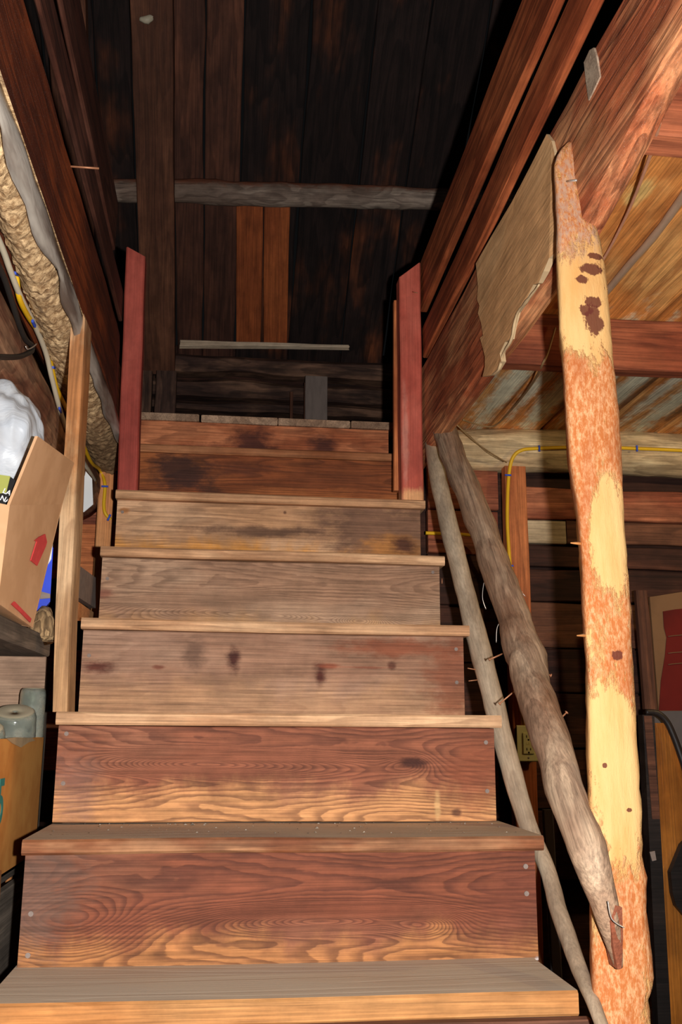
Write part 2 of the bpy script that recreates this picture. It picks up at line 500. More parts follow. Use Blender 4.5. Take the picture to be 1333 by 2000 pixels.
# poles and posts
M_rail = wood('handrail_bark', K(96, 66, 50, .74), K(146, 116, 92, .74), K(172, 146, 120, .74), rings=6, ringc=.4, sx=1.8, sy=12, fib=.5, bl=(.4, .62), bsc=6, vary=0, streak=.4, bump=.5,
              feats=((.62, 0, .12, .03, K(150, 96, 58, 1.5), .6), (.1, -.03, .06, .02, K(176, 134, 100, 1.1), .7), (.3, .0, .1, .03, K(140, 92, 62, 1.2), .5)))
M_pole = wood('grey_pole', K(104, 82, 64, .6), K(142, 122, 100, .6), K(160, 142, 120, .6), rings=5, ringc=.3, sx=1.5, sy=8, fib=.3, vary=0, streak=.3, bump=.35)
M_lpost = wood('left_post_wood', K(128, 84, 50, .9), K(182, 132, 84, .9), K(210, 166, 118, .9), rings=7, ringc=.4, sx=1.5, sy=10, vary=0, streak=.3,
               feats=((.36, 0, .3, .08, K(160, 92, 42, .85), .7),))
M_cardb = plain('cardboard', K(192, 150, 112, .8), .85, .15, c2=K(180, 138, 100, .8), sc=9)
M_cardo = plain('cardboard_old', K(200, 140, 72, .75), .8, .2, c2=K(184, 120, 58, .75), sc=7)
M_carde = plain('cardboard_torn_edge', K(222, 190, 146, 1.2), .9, .1, sc=20)
M_redink = plain('red_print', K(206, 70, 68, .85), .8, .2, sc=30)
M_teal = plain('teal_print', K(66, 138, 128, 1.0), .8, .2, sc=30)
M_cardw = wood('fibreboard_scrap', K(150, 110, 70, .5), K(172, 130, 88, .42), K(190, 150, 106, .42), axis='X', rings=9, ringc=.3, sx=2, sy=14, fib=.3, vary=0, streak=.35,
               feats=((-.02, .04, .3, .004, K(190, 150, 104, 1.0), .6),))
M_black = plain('black_rubber', K(38, 36, 34, .9), .5, .4, sc=8)
M_blackw = wood('black_stained_wood', K(6, 5, 5, .5), K(20, 15, 13, .5), K(34, 26, 22, .5), rings=6, ringc=.3, vary=0, rough=.45, spec=.4)
M_amber = wood('amber_wood', K(110, 58, 14, .8), K(138, 80, 24, .8), K(152, 94, 34, .8), axis='Z', rings=7, ringc=.3, sx=1.5, sy=7, vary=0, rough=.4, spec=.4)
M_yel = plain('yellow_cable_sheath', K(236, 184, 30, .62), .45, .4, var=.06, sc=15)
M_yelL = plain('yellow_cable_sheath_near', K(236, 184, 30, .8), .45, .4, var=.06, sc=15)
M_whc = plain('grey_white_cable_sheath', K(186, 174, 150, .75), .5, .35, var=.08, sc=15)
M_blue = plain('blue_staple', K(44, 66, 150, .55), .4, .4, sc=20)
M_steel = plain('steel_wire', K(190, 180, 170, .8), .35, .5, metal=.6, sc=20)
M_nail = plain('rusty_nail', K(176, 120, 86, .9), .5, .4, metal=.3, sc=40)
M_outlet = plain('ivory_plastic', K(186, 182, 130, .42), .4, .4, var=.05, sc=10)
M_hole = plain('dark_slot', K(20, 16, 12, 1), .8, .1)
M_cord = plain('brown_cord', K(110, 88, 60, .45), .8, .2, sc=30)
M_pinkw = plain('pinkish_wire', K(170, 122, 96, .55), .5, .3, sc=20)
M_lathg = plain('grey_lath', K(128, 104, 84, .55), .7, .3, sc=14, stretch=(1, 6, 6))
M_white = plain('white_paper', K(212, 214, 214, .6), .7, .2, var=.05)
M_bluebag = plain('blue_plastic', K(40, 66, 190, .75), .35, .5, var=.2, sc=5)
M_greyw = plain('grey_weathered_wood', K(120, 106, 98, .7), .8, .2, sc=10, stretch=(1, 5, 5))
M_shelf = wood('shelf_wood', K(58, 52, 46, .75), K(94, 84, 74, .75), K(124, 110, 96, .75), rings=6, ringc=.4, sx=1.5, sy=10, vary=0, streak=.4)
M_backb = wood('dusty_board', K(98, 74, 58, .75), K(150, 120, 98, .75), K(166, 136, 112, .75), rings=5, ringc=.3, sx=3, sy=6, bsc=8, vary=0)
M_redcard = plain('red_printed_card', K(104, 24, 18, 1.0), .7, .2, c2=K(84, 18, 14, 1.0), sc=4)
M_tancard = plain('tan_card', K(112, 82, 56, .75), .8, .2, sc=6)
M_lime = plain('lime_label', K(182, 184, 92, 1.3), .5, .3, var=.05)
M_blk = plain('black_label', K(24, 22, 22, 1.2), .5, .3)
M_wht = plain('white_lettering', K(236, 236, 236, 1.1), .5, .3, var=0.01)
M_bolt = wood('firewood_bark', K(70, 50, 34, .8), K(160, 128, 90, .8), K(196, 164, 120, .8), rings=12, ringc=.7, sx=6, sy=20, vary=0, bump=.8)
M_pan = plain('grey_metal', K(70, 64, 62, .6), .5, .4, sc=6)


def m_bag():
    N = NT('white_plastic_bag', .35, .4)
    base, tc = N.coords('X')
    f = N.noise(tc, 9.0, 5.0, .6, .8)
    c = N.mix(N.rng(f, .35, .65), K(226, 228, 230, 1.2), K(200, 206, 214, 1.2))
    N.b.inputs['Subsurface Weight'].default_value = .15
    N.b.inputs['Subsurface Radius'].default_value = (.02, .02, .02)
    return N.done(c, f, .5, .02)


def m_foam():
    N = NT('spray_foam', .85, .2)
    base, tc = N.coords('X', False)
    f = N.noise(tc, 60.0, 5.0, .7, .0)
    g = N.noise(tc, 6.0, 3.0, .6)
    c = N.mix(N.rng(f, .35, .65), K(140, 108, 74, .8), K(212, 180, 136, .8))
    c = N.mix(N.math('MULTIPLY', N.rng(g, .58, .72), .8), c, K(92, 76, 66, .62))
    sp = N.n('ShaderNodeSeparateXYZ')
    N.s(sp.inputs[0], base)
    # the far end of the strip is older, browner and cobwebbed
    c = N.mix(N.rng(N.math('ADD', sp.outputs[1], N.math('MULTIPLY', g, .5)), .85, 1.2), c, K(104, 82, 58, .45))
    return N.done(c, f, .8, .008)


def m_strip():
    N = NT('grey_sheeting', .45, .4)
    base, tc = N.coords('X', False)
    f = N.noise(N.vm('MULTIPLY', tc, (20, 3, 20)), 1.0, 4.0, .6)
    return N.done(N.mix(N.rng(f, .35, .65), K(176, 168, 156, .9), K(104, 90, 80, .9)), f, .6, .01)


def m_glass():
    """old jar glass under a film of dust"""
    N = NT('dusty_jar_glass', .06, .5)
    base, tc = N.coords('X')
    f = N.noise(tc, 22.0, 5.0, .65)
    N.b.inputs['IOR'].default_value = 1.45
    g = N.n('ShaderNodeNewGeometry')
    sp = N.n('ShaderNodeSeparateXYZ')
    N.s(sp.inputs[0], g.outputs['Normal'])
    film = N.math('MAXIMUM', N.rng(sp.outputs[2], .45, .85, 0, .92), N.rng(f, .35, .8, .12, .5))
    N.s(N.b.inputs['Transmission Weight'], N.math('SUBTRACT', 1.0, film))
    N.s(N.b.inputs['Roughness'], N.math('ADD', N.math('MULTIPLY', film, .5), .05))
    c = N.mix(N.rng(film, .1, .6), (.78, .84, .74, 1), K(176, 164, 138, .75))
    return N.done(c)


def m_logpost():
    """peeled cedar post: cream wood where the bark is gone, reddish fibrous bark elsewhere"""
    N = NT('cedar_post', .8, .2)
    base, tc = N.coords('Z', False)
    k = 1.5
    cream = N.mix(N.rng(N.noise(N.vm('MULTIPLY', tc, (5, 26, 26)), 1.0, 4.0, .6), .35, .7), K(255, 204, 134, k), K(246, 182, 108, k))
    fibre = N.noise(N.vm('MULTIPLY', tc, (26, 150, 150)), 1.0, 4.0, .7)
    gran = N.noise(N.vm('MULTIPLY', tc, (85, 210, 210)), 1.0, 5.0, .75)
    bark = N.mix(N.rng(gran, .4, .66), K(214, 124, 64, k), K(250, 188, 134, k))
    bark = N.mix(N.rng(N.noise(N.vm('MULTIPLY', tc, (7, 22, 22)), 1.0, 4.0, .6), .45, .7, 0, .55), bark, K(190, 98, 50, k))
    bark = N.mix(N.rng(gran, .64, .72, 0, .7), bark, K(255, 226, 196, k))
    pat = N.noise(N.vm('MULTIPLY', tc, (7, 20, 20)), 1.0, 7.0, .72)
    fine = N.noise(N.vm('MULTIPLY', tc, (45, 90, 90)), 1.0, 4.0, .75)
    m = N.math('ADD', pat, N.math('MULTIPLY', N.math('SUBTRACT', fine, .5), .5))
    def z(v, u=1150):
        p = on(u, v, 'Y', 1.45)
        return p.z, p.x - .585
    zones = [(600, 1150, .11, .05, -.24), (790, 1160, .1, .07, .22), (1060, 1185, .085, .034, -.24), (1000, 1135, .14, .016, .2), (1230, 1180, .09, .05, .12), (1420, 1190, .06, .03, -.2), (1520, 1210, .1, .06, -.24),
             (1700, 1225, .07, .05, -.02), (1850, 1235, .1, .06, .16), (380, 1110, .1, .05, .2), (1950, 1200, .06, .06, .1)]
    for (v, u, rz, rx, amp) in zones:
        a, b = z(v, u)
        d = N.vm('LENGTH', N.vm('MULTIPLY', N.vm('SUBTRACT', base, (a, b, 0)), (1 / rz, 1 / rx, 0)))
        m = N.math('ADD', m, N.math('MULTIPLY', N.rng(d, 1.5, .4), amp * .9))
    c = N.mix(N.rng(m, .44, .6), cream, bark)
    # pale weathered grey bark near the top
    a, b = z(380, 1110)
    d = N.vm('LENGTH', N.vm('MULTIPLY', N.vm('SUBTRACT', base, (a, b, 0)), (1 / .13, 1 / .1, 0)))
    c = N.mix(N.math('MULTIPLY', N.rng(d, 1.1, .6), N.rng(fine, .42, .6, 0, .75)), c, K(200, 164, 140, 1.3))
    dk = N.noise(N.vm('MULTIPLY', tc, (40, 60, 60)), 1.0, 4.0, .7)
    for (v, u, rz, rx) in ((525, 1158, .011, .022), (545, 1136, .008, .012), (605, 1145, .012, .012), (625, 1160, .028, .016), (590, 1160, .01, .018), (1280, 1208, .009, .009), (1495, 1183, .004, .004), (1582, 1230, .003, .004), (500, 1165, .006, .016)):
        a, b = z(v, u)
        d = N.vm('LENGTH', N.vm('MULTIPLY', N.vm('SUBTRACT', base, (a, b, 0)), (1 / rz, 1 / rx, 0)))
        d = N.math('ADD', d, N.math('MULTIPLY', N.math('SUBTRACT', dk, .5), 2.2))
        c = N.mix(N.math('MULTIPLY', N.rng(d, 1.05, .8), .92), c, K(112, 52, 40, 1.5))
    sp = N.n('ShaderNodeTexVoronoi')
    N.s(sp.inputs['Vector'], N.vm('MULTIPLY', tc, (95, 95, 95)))
    c = N.mix(N.math('MULTIPLY', N.rng(sp.outputs['Distance'], .16, .06), .55), c, K(170, 96, 56, 1.6))
    h = N.math('ADD', N.math('MULTIPLY', N.rng(m, .45, .57), .7), N.math('MULTIPLY', fibre, .5))
    return N.done(c, h, .7, .004)


M_bag, M_foam, M_strip, M_glass, M_log = m_bag(), m_foam(), m_strip(), m_glass(), m_logpost()

# ================================================================== SETTING
RISE, RUN = .2122, .2497
XL, XR = -.33, .57
LOFT, CEIL = 2.122, 2.09
YB = 3.25                                   # partition at the foot of the loft


def nose(k):
    return (1.757 + (k - 2) * RUN if k < 8 else 3.335), (k + 2) * RISE


struct(board('floor', (.3, -1.2, -.03), (.3, 4.9, -.03), 4.6, .06, (0, 0, 1), M_floor, amp=0, seg=1))

# --- partition wall below the loft: logs and boards
wb = struct(board('wall_back', (-1.9, YB + .165, 1.03), (2.5, YB + .165, 1.03), 2.06, .04, (0, -1, 0), M_wdark, amp=0, seg=1))
tube('log', [on(880, 881, 'Y', YB + .02), on(1000, 881, 'Y', YB + .02), on(1170, 884, 'Y', YB + .02), on(1333, 890, 'Y', YB + .02), V(2.4, YB + .02, 2.0)], [.078, .08, .078, .084, .08], M_wlog, wb, n=18, lump=.1, lfreq=4)
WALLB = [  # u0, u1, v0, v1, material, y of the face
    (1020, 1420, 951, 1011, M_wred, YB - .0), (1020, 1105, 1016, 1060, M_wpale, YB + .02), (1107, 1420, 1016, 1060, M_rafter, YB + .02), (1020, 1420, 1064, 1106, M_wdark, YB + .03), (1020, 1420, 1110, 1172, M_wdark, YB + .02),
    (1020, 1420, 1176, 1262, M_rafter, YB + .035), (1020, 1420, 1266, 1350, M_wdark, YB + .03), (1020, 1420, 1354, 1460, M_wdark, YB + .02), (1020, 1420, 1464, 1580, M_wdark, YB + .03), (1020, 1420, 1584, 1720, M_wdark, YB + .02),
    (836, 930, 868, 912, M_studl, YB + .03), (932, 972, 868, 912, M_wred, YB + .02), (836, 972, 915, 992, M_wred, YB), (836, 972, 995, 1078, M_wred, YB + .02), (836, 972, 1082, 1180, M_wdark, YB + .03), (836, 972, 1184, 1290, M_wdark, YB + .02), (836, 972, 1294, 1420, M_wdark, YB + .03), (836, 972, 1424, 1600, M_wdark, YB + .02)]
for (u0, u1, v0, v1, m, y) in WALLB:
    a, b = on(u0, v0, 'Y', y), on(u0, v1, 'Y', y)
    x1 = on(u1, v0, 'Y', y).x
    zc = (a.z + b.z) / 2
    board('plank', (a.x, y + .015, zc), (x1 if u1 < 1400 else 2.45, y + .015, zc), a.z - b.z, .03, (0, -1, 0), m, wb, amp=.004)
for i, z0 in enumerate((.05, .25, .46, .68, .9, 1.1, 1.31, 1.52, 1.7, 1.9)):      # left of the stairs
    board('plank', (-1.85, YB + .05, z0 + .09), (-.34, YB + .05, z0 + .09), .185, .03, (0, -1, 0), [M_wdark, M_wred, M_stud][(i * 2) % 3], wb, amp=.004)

wl = struct(board('wall_left', (-1.9, -1.2, 1.05), (-1.9, 3.4, 1.05), 2.1, .05, (1, 0, 0), M_wdark, amp=0, seg=1))
wr = struct(board('wall_right', (2.5, -1.2, 1.05), (2.5, 3.4, 1.05), 2.1, .05, (-1, 0, 0), M_wdark, amp=0, seg=1))
for i in range(9):
    board('plank', (-1.86, -1.1, .12 + i * .23), (-1.86, 3.3, .12 + i * .23), .222, .03, (1, 0, 0), M_wdark, wl, seg=4, amp=.003)
    board('plank', (2.46, -1.1, .12 + i * .23), (2.46, 3.3, .12 + i * .23), .222, .03, (-1, 0, 0), M_wdark, wr, seg=4, amp=.003)

# --- ceiling of the lower room: the loft boards seen from below
ce = struct(thing('ceiling', (1.5, 1.2, CEIL)))
xs = [.585, .748, .905, 1.10, 1.30, 1.52, 1.75, 1.98, 2.22, 2.48]
for i in range(len(xs) - 1):
    a, b = xs[i] + .004, xs[i + 1] - .004
    board('plank', ((a + b) / 2, -1.2, CEIL + .016), ((a + b) / 2, YB + .1, CEIL + .016), b - a, .03, (0, 0, -1), M_ceil, ce, amp=.003, seg=16)
xs = [-1.88, -1.6, -1.33, -1.08, -.84, -.6, -.36]
for i in range(len(xs) - 1):
    a, b = xs[i] + .004, xs[i + 1] - .004
    board('plank', ((a + b) / 2, -1.2, CEIL + .016), ((a + b) / 2, YB + .1, CEIL + .016), b - a, .03, (0, 0, -1), M_ceild, ce, amp=.003, seg=8)

# --- loft floor, whose board ends make the top step
lf = struct(thing('floor_loft', (.1, 3.34, LOFT)))
xs = [-1.88, -1.5, -1.1, -.74, -.42, -.12, .155, .42, .7, 1.05, 1.4, 1.8, 2.2, 2.5]
for i in range(len(xs) - 1):
    a, b = xs[i] + .002, xs[i + 1] - .002
    board('plank', ((a + b) / 2, 3.335 + rng.uniform(-.003, .003), LOFT - .013), ((a + b) / 2, 4.85, LOFT - .013), b - a, .026, (0, 0, 1), M_loftfl, lf, amp=.002, seg=6, ragged=.003)

# --- knee wall of logs below the eave
YK = 4.72
wk = struct(board('wall_loft', (-1.9, YK + .16, 2.55), (2.5, YK + .16, 2.55), .9, .04, (0, -1, 0), M_wdark, amp=0, seg=1))
for (v, h, m, yo) in ((714, .085, M_loftlog, -.02), (757, .09, M_loftlog, .02), (790, .05, M_loftlog, .04), (835, .12, M_loftlog, .02), (885, .13, M_loftlog, .02)):
    zc = on(500, v, 'Y', YK).z
    board('log', (-1.85, YK + .06 + yo, zc), (2.45, YK + .06 + yo, zc), h, .13, (0, -1, 0), m, wk, amp=.012, seg=40, cham=.02)

# --- roof
S = math.radians(39)
SL = V(0, -math.cos(S), math.sin(S))         # up the slope
RN = V(0, -math.sin(S), -math.cos(S))        # facing into the loft
E0 = V(0, 4.95, 2.80)                        # eave line


def roof_at(u, v, off=0.0):
    p = onp(u, v, E0 + RN * off, RN)
    return p


rf = struct(thing('roof', E0))
seams = [(-700, -700), (-520, -500), (-330, -310), (-150, -130), (-20, 0), (100, 110), (190, 205), (258, 270), (338, 342), (400, 398), (478, 464), (596, 580), (722, 690), (829, 775), (950, 872), (1060, 965), (1180, 1068), (1310, 1180), (1440, 1290), (1580, 1410)]
for i in range(len(seams) - 1):
    (t0, b0), (t1, b1) = seams[i], seams[i + 1]
    xa = roof_at((t0 * .4 + b0 * .6), 350).x
    xb = roof_at((t1 * .4 + b1 * .6), 350).x
    xm, wd = (xa + xb) / 2, xb - xa - .008
    p0 = V(xm, E0.y, E0.z)
    warm = i in (8, 9)
    board('plank', p0 - RN * (.012 + .006 * (i % 2)) - SL * .05, p0 - RN * (.012 + .006 * (i % 2)) + SL * 4.4, wd, .025, RN, M_roofw if warm else M_roof, rf, amp=.006, seg=20)
for (u0, u1) in ((463, 513), (517, 565)):
    a, b = roof_at((u0 + u1) / 2, 402, .02), roof_at((u0 + u1) / 2 - 3, 672, .02)
    wd = roof_at(u1, 530, .02).x - roof_at(u0, 530, .02).x
    board('plank', b, a + SL * .05, wd, .02, RN, M_patch, rf, amp=.002)

# ================================================================== THINGS: loft timbers
o = tube('purlin', [roof_at(-500, 372, .06), roof_at(230, 372, .06), roof_at(480, 378, .06), roof_at(700, 384, .06), roof_at(870, 390, .06), roof_at(1500, 420, .06)], [.055, .054, .056, .053, .05, .05], M_purlin, n=16, sub=10, lump=.16, lfreq=7)
tag(o, 'weathered grey log purlin crossing the dark roof boards', 'purlin')
a, b = roof_at(297, 0, .13), roof_at(311, 690, .13)
ra = board('rafter', b - (a - b).normalized() * .1, a + (a - b).normalized() * 1.2, .165, .07, RN, M_rafter, amp=.003)
tag(ra, 'dark brown sawn rafter rising past the log purlin at left', 'rafter')
p = roof_at(288, 38, .165)
tube('knot_fleck', [p - V(.03, 0, 0), p, p + V(.03, 0, .02)], [.008, .016, .006], M_whc, ra, n=8, sub=3, lump=.5, lfreq=60)  # pale lump put in for the light fleck at a knot-hole
a, b = roof_at(130, 0, .13), roof_at(165, 690, .13)
rb = board('rafter', b - (a - b).normalized() * .1, a + (a - b).normalized() * 1.2, .15, .07, RN, M_rafter, amp=.003)
tag(rb, 'shadowed roof rafter behind the left guard boards', 'rafter')
a, b = on(352, 672, 'Y', YK - .1), on(682, 678, 'Y', YK - .1)
o = board('ledge_board', a, b, .034, .03, (0, -1, 0.25), M_ledge, amp=.003, w1=.014, ragged=.004)
tag(o, 'pale rough board lying on the eave log above the top step', 'board')
a, b = on(618, 738, 'Y', YK - .08), on(618, 830, 'Y', YK - .08)
o = board('wall_block', V(b.x, b.y, LOFT), a, .115, .05, (0, -1, 0), M_greyw, amp=.003)
tag(o, 'short grey upright block against the loft log wall', 'block')
for (u, w_, lb) in ((597, .014, 'thin upright lath touching the grey block on the loft wall'), (570, .016, 'short upright lath on the loft wall, left of the taller one')):
    a, b = on(u, 748 if u > 580 else 766, 'Y', YK - .07), on(u, 830, 'Y', YK - .07)
    tag(board('lath', V(b.x, b.y, LOFT), a, w_, .012, (0, -1, 0), M_rafter, amp=.001), lb, 'lath')
for (u, wd, lb) in ((325, .1, 'dark stub post under the rafter foot at loft wall'), (288, .05, 'narrow stub post in the loft beside the left red post')):
    a, b = on(u, 728, 'Y', YK - .06), on(u, 840, 'Y', YK - .06)
    tag(board('stub_post', V(b.x, b.y, LOFT), a, wd, .06, (0, -1, 0), M_loftlog, amp=.004), lb, 'post')

def interp_zb(y):
    tb = ((-2, 1.95), (1.1, 1.946), (1.3, 1.90), (1.5, 1.866), (1.8, 1.861), (4, 1.861))
    for (a, x), (b, z) in zip(tb, tb[1:]):
        if y <= b:
            return x + (z - x) * (y - a) / (b - a)


# ================================================================== THINGS: beams round the stairwell
vs_, fs = [], []
n = 60
BC = V(.602, 1.2, 2.0)
M = frame(BC, V(0, 1, 0), V(-1, 0, 0))
Mi = M.inverted()
for i in range(n + 1):
    y = -1.0 + (YB + 1.02) * i / n
    zb_ = interp_zb(y) + .004 * mnoise.noise(V(y * 6, 1, 1))
    zt_ = 2.142 + .006 * mnoise.noise(V(y * 5, 9, 1))
    e = .004 * mnoise.noise(V(y * 4, 5, 5))
    ring = [(.578 + e, zt_ - .008), (.586 + e, zt_), (.628, zt_), (.634, zt_ - .01), (.632, zb_ + .03), (.624, zb_ + .008), (.61, zb_), (.59 + e, zb_ + .002), (.581 + e, zb_ + .012), (.576 + e, zb_ + .10)]
    for (x, z) in ring:
        vs_.append(Mi @ V(x, y, z))
q = len(ring)
for i in range(n):
    for k in range(q):
        k2 = (k + 1) % q
        fs.append((i * q + k, i * q + q + k, i * q + q + k2, i * q + k2))
fs.append(tuple(range(q)))
fs.append(tuple(n * q + k for k in reversed(range(q))))
o = link('stairwell_beam', vs_, fs, M_beamR, None, M)
fix_normals(o)
BR = o
tag(o, 'deep hewn red-brown plank beam along the right side of the stairwell', 'beam')
# loose wedge let into the beam
o = slab('wood_wedge', [on(u, v, 'X', .573) for u, v in ((1141, 122), (1152, 98), (1160, 93), (1166, 112), (1172, 150), (1160, 176), (1150, 196), (1145, 160))], (.01, 0, 0), M_greyb)
tag(o, 'small pale wooden wedge stuck in the right beam', 'wedge')
vs_, fs = [], []
n = 50
M = frame(V(-.42, 1.2, 2.01), V(0, 1, 0), V(1, 0, 0))
Mi = M.inverted()
TBL = ((-2, -.346), (1.4, -.343), (1.9, -.338), (2.2, -.333), (2.6, -.330), (2.72, -.337), (2.8, -.356), (4, -.356))
for i in range(n + 1):
    y = -1.0 + (YB + 1.0) * i / n
    for (ya, xa), (yb_, xb) in zip(TBL, TBL[1:]):
        if ya <= y <= yb_:
            xf = xa + (xb - xa) * (y - ya) / (yb_ - ya)
    xf += .002 * mnoise.noise(V(y * 5, 3, 3))
    zt_ = 2.130 + .004 * mnoise.noise(V(y * 6, 1, 7))
    zb_ = 1.90 + .006 * mnoise.noise(V(y * 4, 6, 2))
    ring = [(xf, zt_ - .006), (xf - .008, zt_), (-.47, zt_), (-.475, zt_ - .01), (-.475, zb_ + .01), (-.465, zb_), (xf - .01, zb_), (xf, zb_ + .012)]
    for (x, z) in ring:
        vs_.append(Mi @ V(x, y, z))
q = len(ring)
for i in range(n):
    for k in range(q):
        k2 = (k + 1) % q
        fs.append((i * q + k, i * q + q + k, i * q + q + k2, i * q + k2))
fs.append(tuple(range(q)))
fs.append(tuple(n * q + k for k in reversed(range(q))))
o = link('stairwell_beam', vs_, fs, M_beamL, None, M)
fix_normals(o)
BL = o
tag(o, 'dark red-brown beam along the left side of the stairwell', 'beam')
tube('nail', [on(138, 325, 'X', -.337), on(138, 325, 'X', -.337) + V(.055, 0, 0)], .0022, M_nail, BL, n=6, sub=1)
o = tube('lower_log_beam', [V(-.535, -.8, 1.80), V(-.535, .8, 1.80), V(-.54, 1.9, 1.80), V(-.54, 2.6, 1.80), V(-.53, YB + .03, 1.81)], [.1, .1, .098, .1, .1], M_lowlog, n=20, sub=8, lump=.07, lfreq=5)
tag(o, 'barky log beam carrying cables beneath the left stairwell beam', 'beam')

# guard boards above the beams
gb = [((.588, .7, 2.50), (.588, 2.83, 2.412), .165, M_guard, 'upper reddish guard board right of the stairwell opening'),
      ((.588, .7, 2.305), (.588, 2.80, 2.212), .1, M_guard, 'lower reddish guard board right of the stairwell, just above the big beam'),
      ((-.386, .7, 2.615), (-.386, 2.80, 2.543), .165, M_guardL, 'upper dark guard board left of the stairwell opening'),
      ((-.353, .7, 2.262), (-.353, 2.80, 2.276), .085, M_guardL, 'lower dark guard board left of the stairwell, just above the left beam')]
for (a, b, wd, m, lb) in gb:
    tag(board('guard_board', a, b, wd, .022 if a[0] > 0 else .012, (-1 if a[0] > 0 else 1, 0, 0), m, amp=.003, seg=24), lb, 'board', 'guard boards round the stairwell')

# foam and sheeting under the left beam
vs_, fs = [], []
nu, nv = 420, 30
for i in range(nu + 1):
    y = .5 + (YB - .55) * i / nu
    for j in range(nv + 1):
        t = j / nv
        x = -.350 - t * (.9) * (.072 + .045 * max(0, min(1.2, (y - 1.5) / 1.1)) + .015 * mnoise.noise(V(y * 4, 3, 0)))
        z = 1.888 - .028 * math.sin(math.pi * min(1, max(0, t)))
        q = V(x * 38, y * 38, 2)
        z -= .007 * mnoise.noise(q) + .006 * mnoise.noise(q * 2.1) + .004 * mnoise.noise(q * 4.3)
        vs_.append((x + .385, y - 1.9 + .006 * mnoise.noise(q * 1.7), z - 1.9))
for i in range(nu):
    for j in range(nv):
        a = i * (nv + 1) + j
        fs.append((a, a + 1, a + nv + 2, a + nv + 1))
# close with a lid so that the strip is a body, not a sheet
n0 = len(vs_)
for (x, y, z) in ((.05, -1.4, .01), (-.08, -1.4, .01), (-.08, YB - 1.95, .01), (.05, YB - 1.95, .01)):
    vs_.append((x, y, z))
fs.append((n0, n0 + 1, n0 + 2, n0 + 3))
o = link('spray_foam_strip', vs_, fs, M_foam, None, Matrix.Translation(V(-.385, 1.9, 1.9)), True)
tag(o, 'lumpy yellow spray foam strip under the left stairwell beam', 'insulation')
vs_, fs = [], []
n = 60
for i in range(n + 1):
    y = .6 + 2.45 * i / n
    for j, (dx, dz) in enumerate(((.002, .012), (.004, -.01), (.000, -.036), (-.011, -.041))):
        wv = .010 * mnoise.noise(V(y * 6, j * 2.0, 4)) * (j + .5) / 2
        vs_.append((dx + .35 + wv - .355 + .003 * (y - 1.2), y - 1.8, dz + wv))
for i in range(n):
    for j in range(3):
        a = i * 4 + j
        fs.append((a, a + 1, a + 5, a + 4))
o = link('sheeting_strip', vs_, fs, M_strip, None, Matrix.Translation(V(-.336, 1.8, 1.905)), True)
sm = o.modifiers.new('thick', 'SOLIDIFY')
sm.thickness = .003
tag(o, 'grey torn plastic sheeting edge between foam and left beam', 'sheeting')

# joists in the right ceiling
JY = on(1200, 621, 'Z', CEIL).y
o = board('ceiling_joist', (.637, JY + .025, 2.02), (2.45, JY + .025, 2.02), .142, .05, (0, -1, 0), M_joist, amp=.003)
tag(o, 'red-brown cross joist under the right ceiling, behind the cedar post', 'joist')
o = board('ceiling_joist', (.637, 1.33, 2.02), (2.45, 1.33, 2.02), .142, .06, (0, -1, 0), M_joist, amp=.003)
tag(o, 'red-brown cross joist at the right edge, nearest under the ceiling', 'joist')
o = board('ceiling_joist', (-.62, 2.75, 2.02), (-1.85, 2.75, 2.02), .142, .05, (0, -1, 0), M_joist, amp=.003)
tag(o, 'dim cross joist under the left ceiling', 'joist')

# ================================================================== STAIRCASE
st = thing('staircase', (.12, .95, 0), 'steep worn plank staircase with closed risers rising to the loft', 'staircase')
for k in range(-1, 8):
    y, z = nose(k)
    y2, z2 = nose(k + 1)
    th = .025
    if k < 7:
        dep = y2 - y + .05
    else:
        dep = 3.335 - y + .03
    m = {1: M_tread1, 2: M_tread2, 7: M_tread7}.get(k, M_tread)
    x0, x1 = XL, XR
    if k == 1:
        y += .045
        dep -= .045
        x1 = .548
        z += .008
        th = .036
    if k < 1:
        x1 = .525
    if k == 7:
        x0, x1, = XL + .01, XR - .01
    tilt = rng.uniform(-.002, .002)
    board('tread', (x0, y + dep / 2, z - th / 2), (x1, y + dep / 2, z - th / 2 + tilt), dep, th, (0, 0, 1), m, st, amp=.004 if k == 2 else .0025, seg=22, cham=.004)
for k in range(-1, 9):
    y, z = nose(k)
    oh = .018 if k < 7 else .006
    zl = z - .025 if k < 8 else z - .026
    zb = (k + 1) * RISE if k > -1 else 0
    m = RIS.get(k, RIS[1])
    if zl - zb > .01:
        board('riser', (XL + .004, y + oh + .011, (zl + zb) / 2), (XR - .012, y + oh + .011, (zl + zb) / 2), zl - zb - .002, .022, (0, -1, 0), m, st, amp=.0015, cham=.002)
for x in (XL + .03, XR - .045):
    board('stringer', (x, 1.3, .06), (x, 3.15, 1.632), .18, .035, (1, 0, 0), M_string, st, amp=.002)
# second, older board under the first tread
y, z = nose(1)
o = board('under_board', (XL - .01, y + .118, z - .041), (.54, y + .118, z - .041), .25, .022, (0, 0, 1), M_greyb, st, amp=.004, seg=20)
# nail heads in the risers
HM = None
for (u, v, k) in ((955, 1450, 3), (128, 1433, 3), (112, 1530, 3), (958, 1545, 3), (1041, 1692, 2), (1043, 1745, 2), (45, 1866, 2), (44, 1785, 2), (898, 1268, 4), (898, 1333, 4), (160, 1280, 4), (855, 1118, 5), (205, 1130, 5), (238, 1000, 6)):
    y = nose(k)[0] + .018
    p = on(u, v, 'Y', y - .0005)
    p.x = max(XL + .02, min(XR - .03, p.x))
    tube('nail_head', [p + V(0, .004, 0), p + V(0, -.0015, 0)], .0045, M_greyw, st, n=8, sub=1, smooth=False)

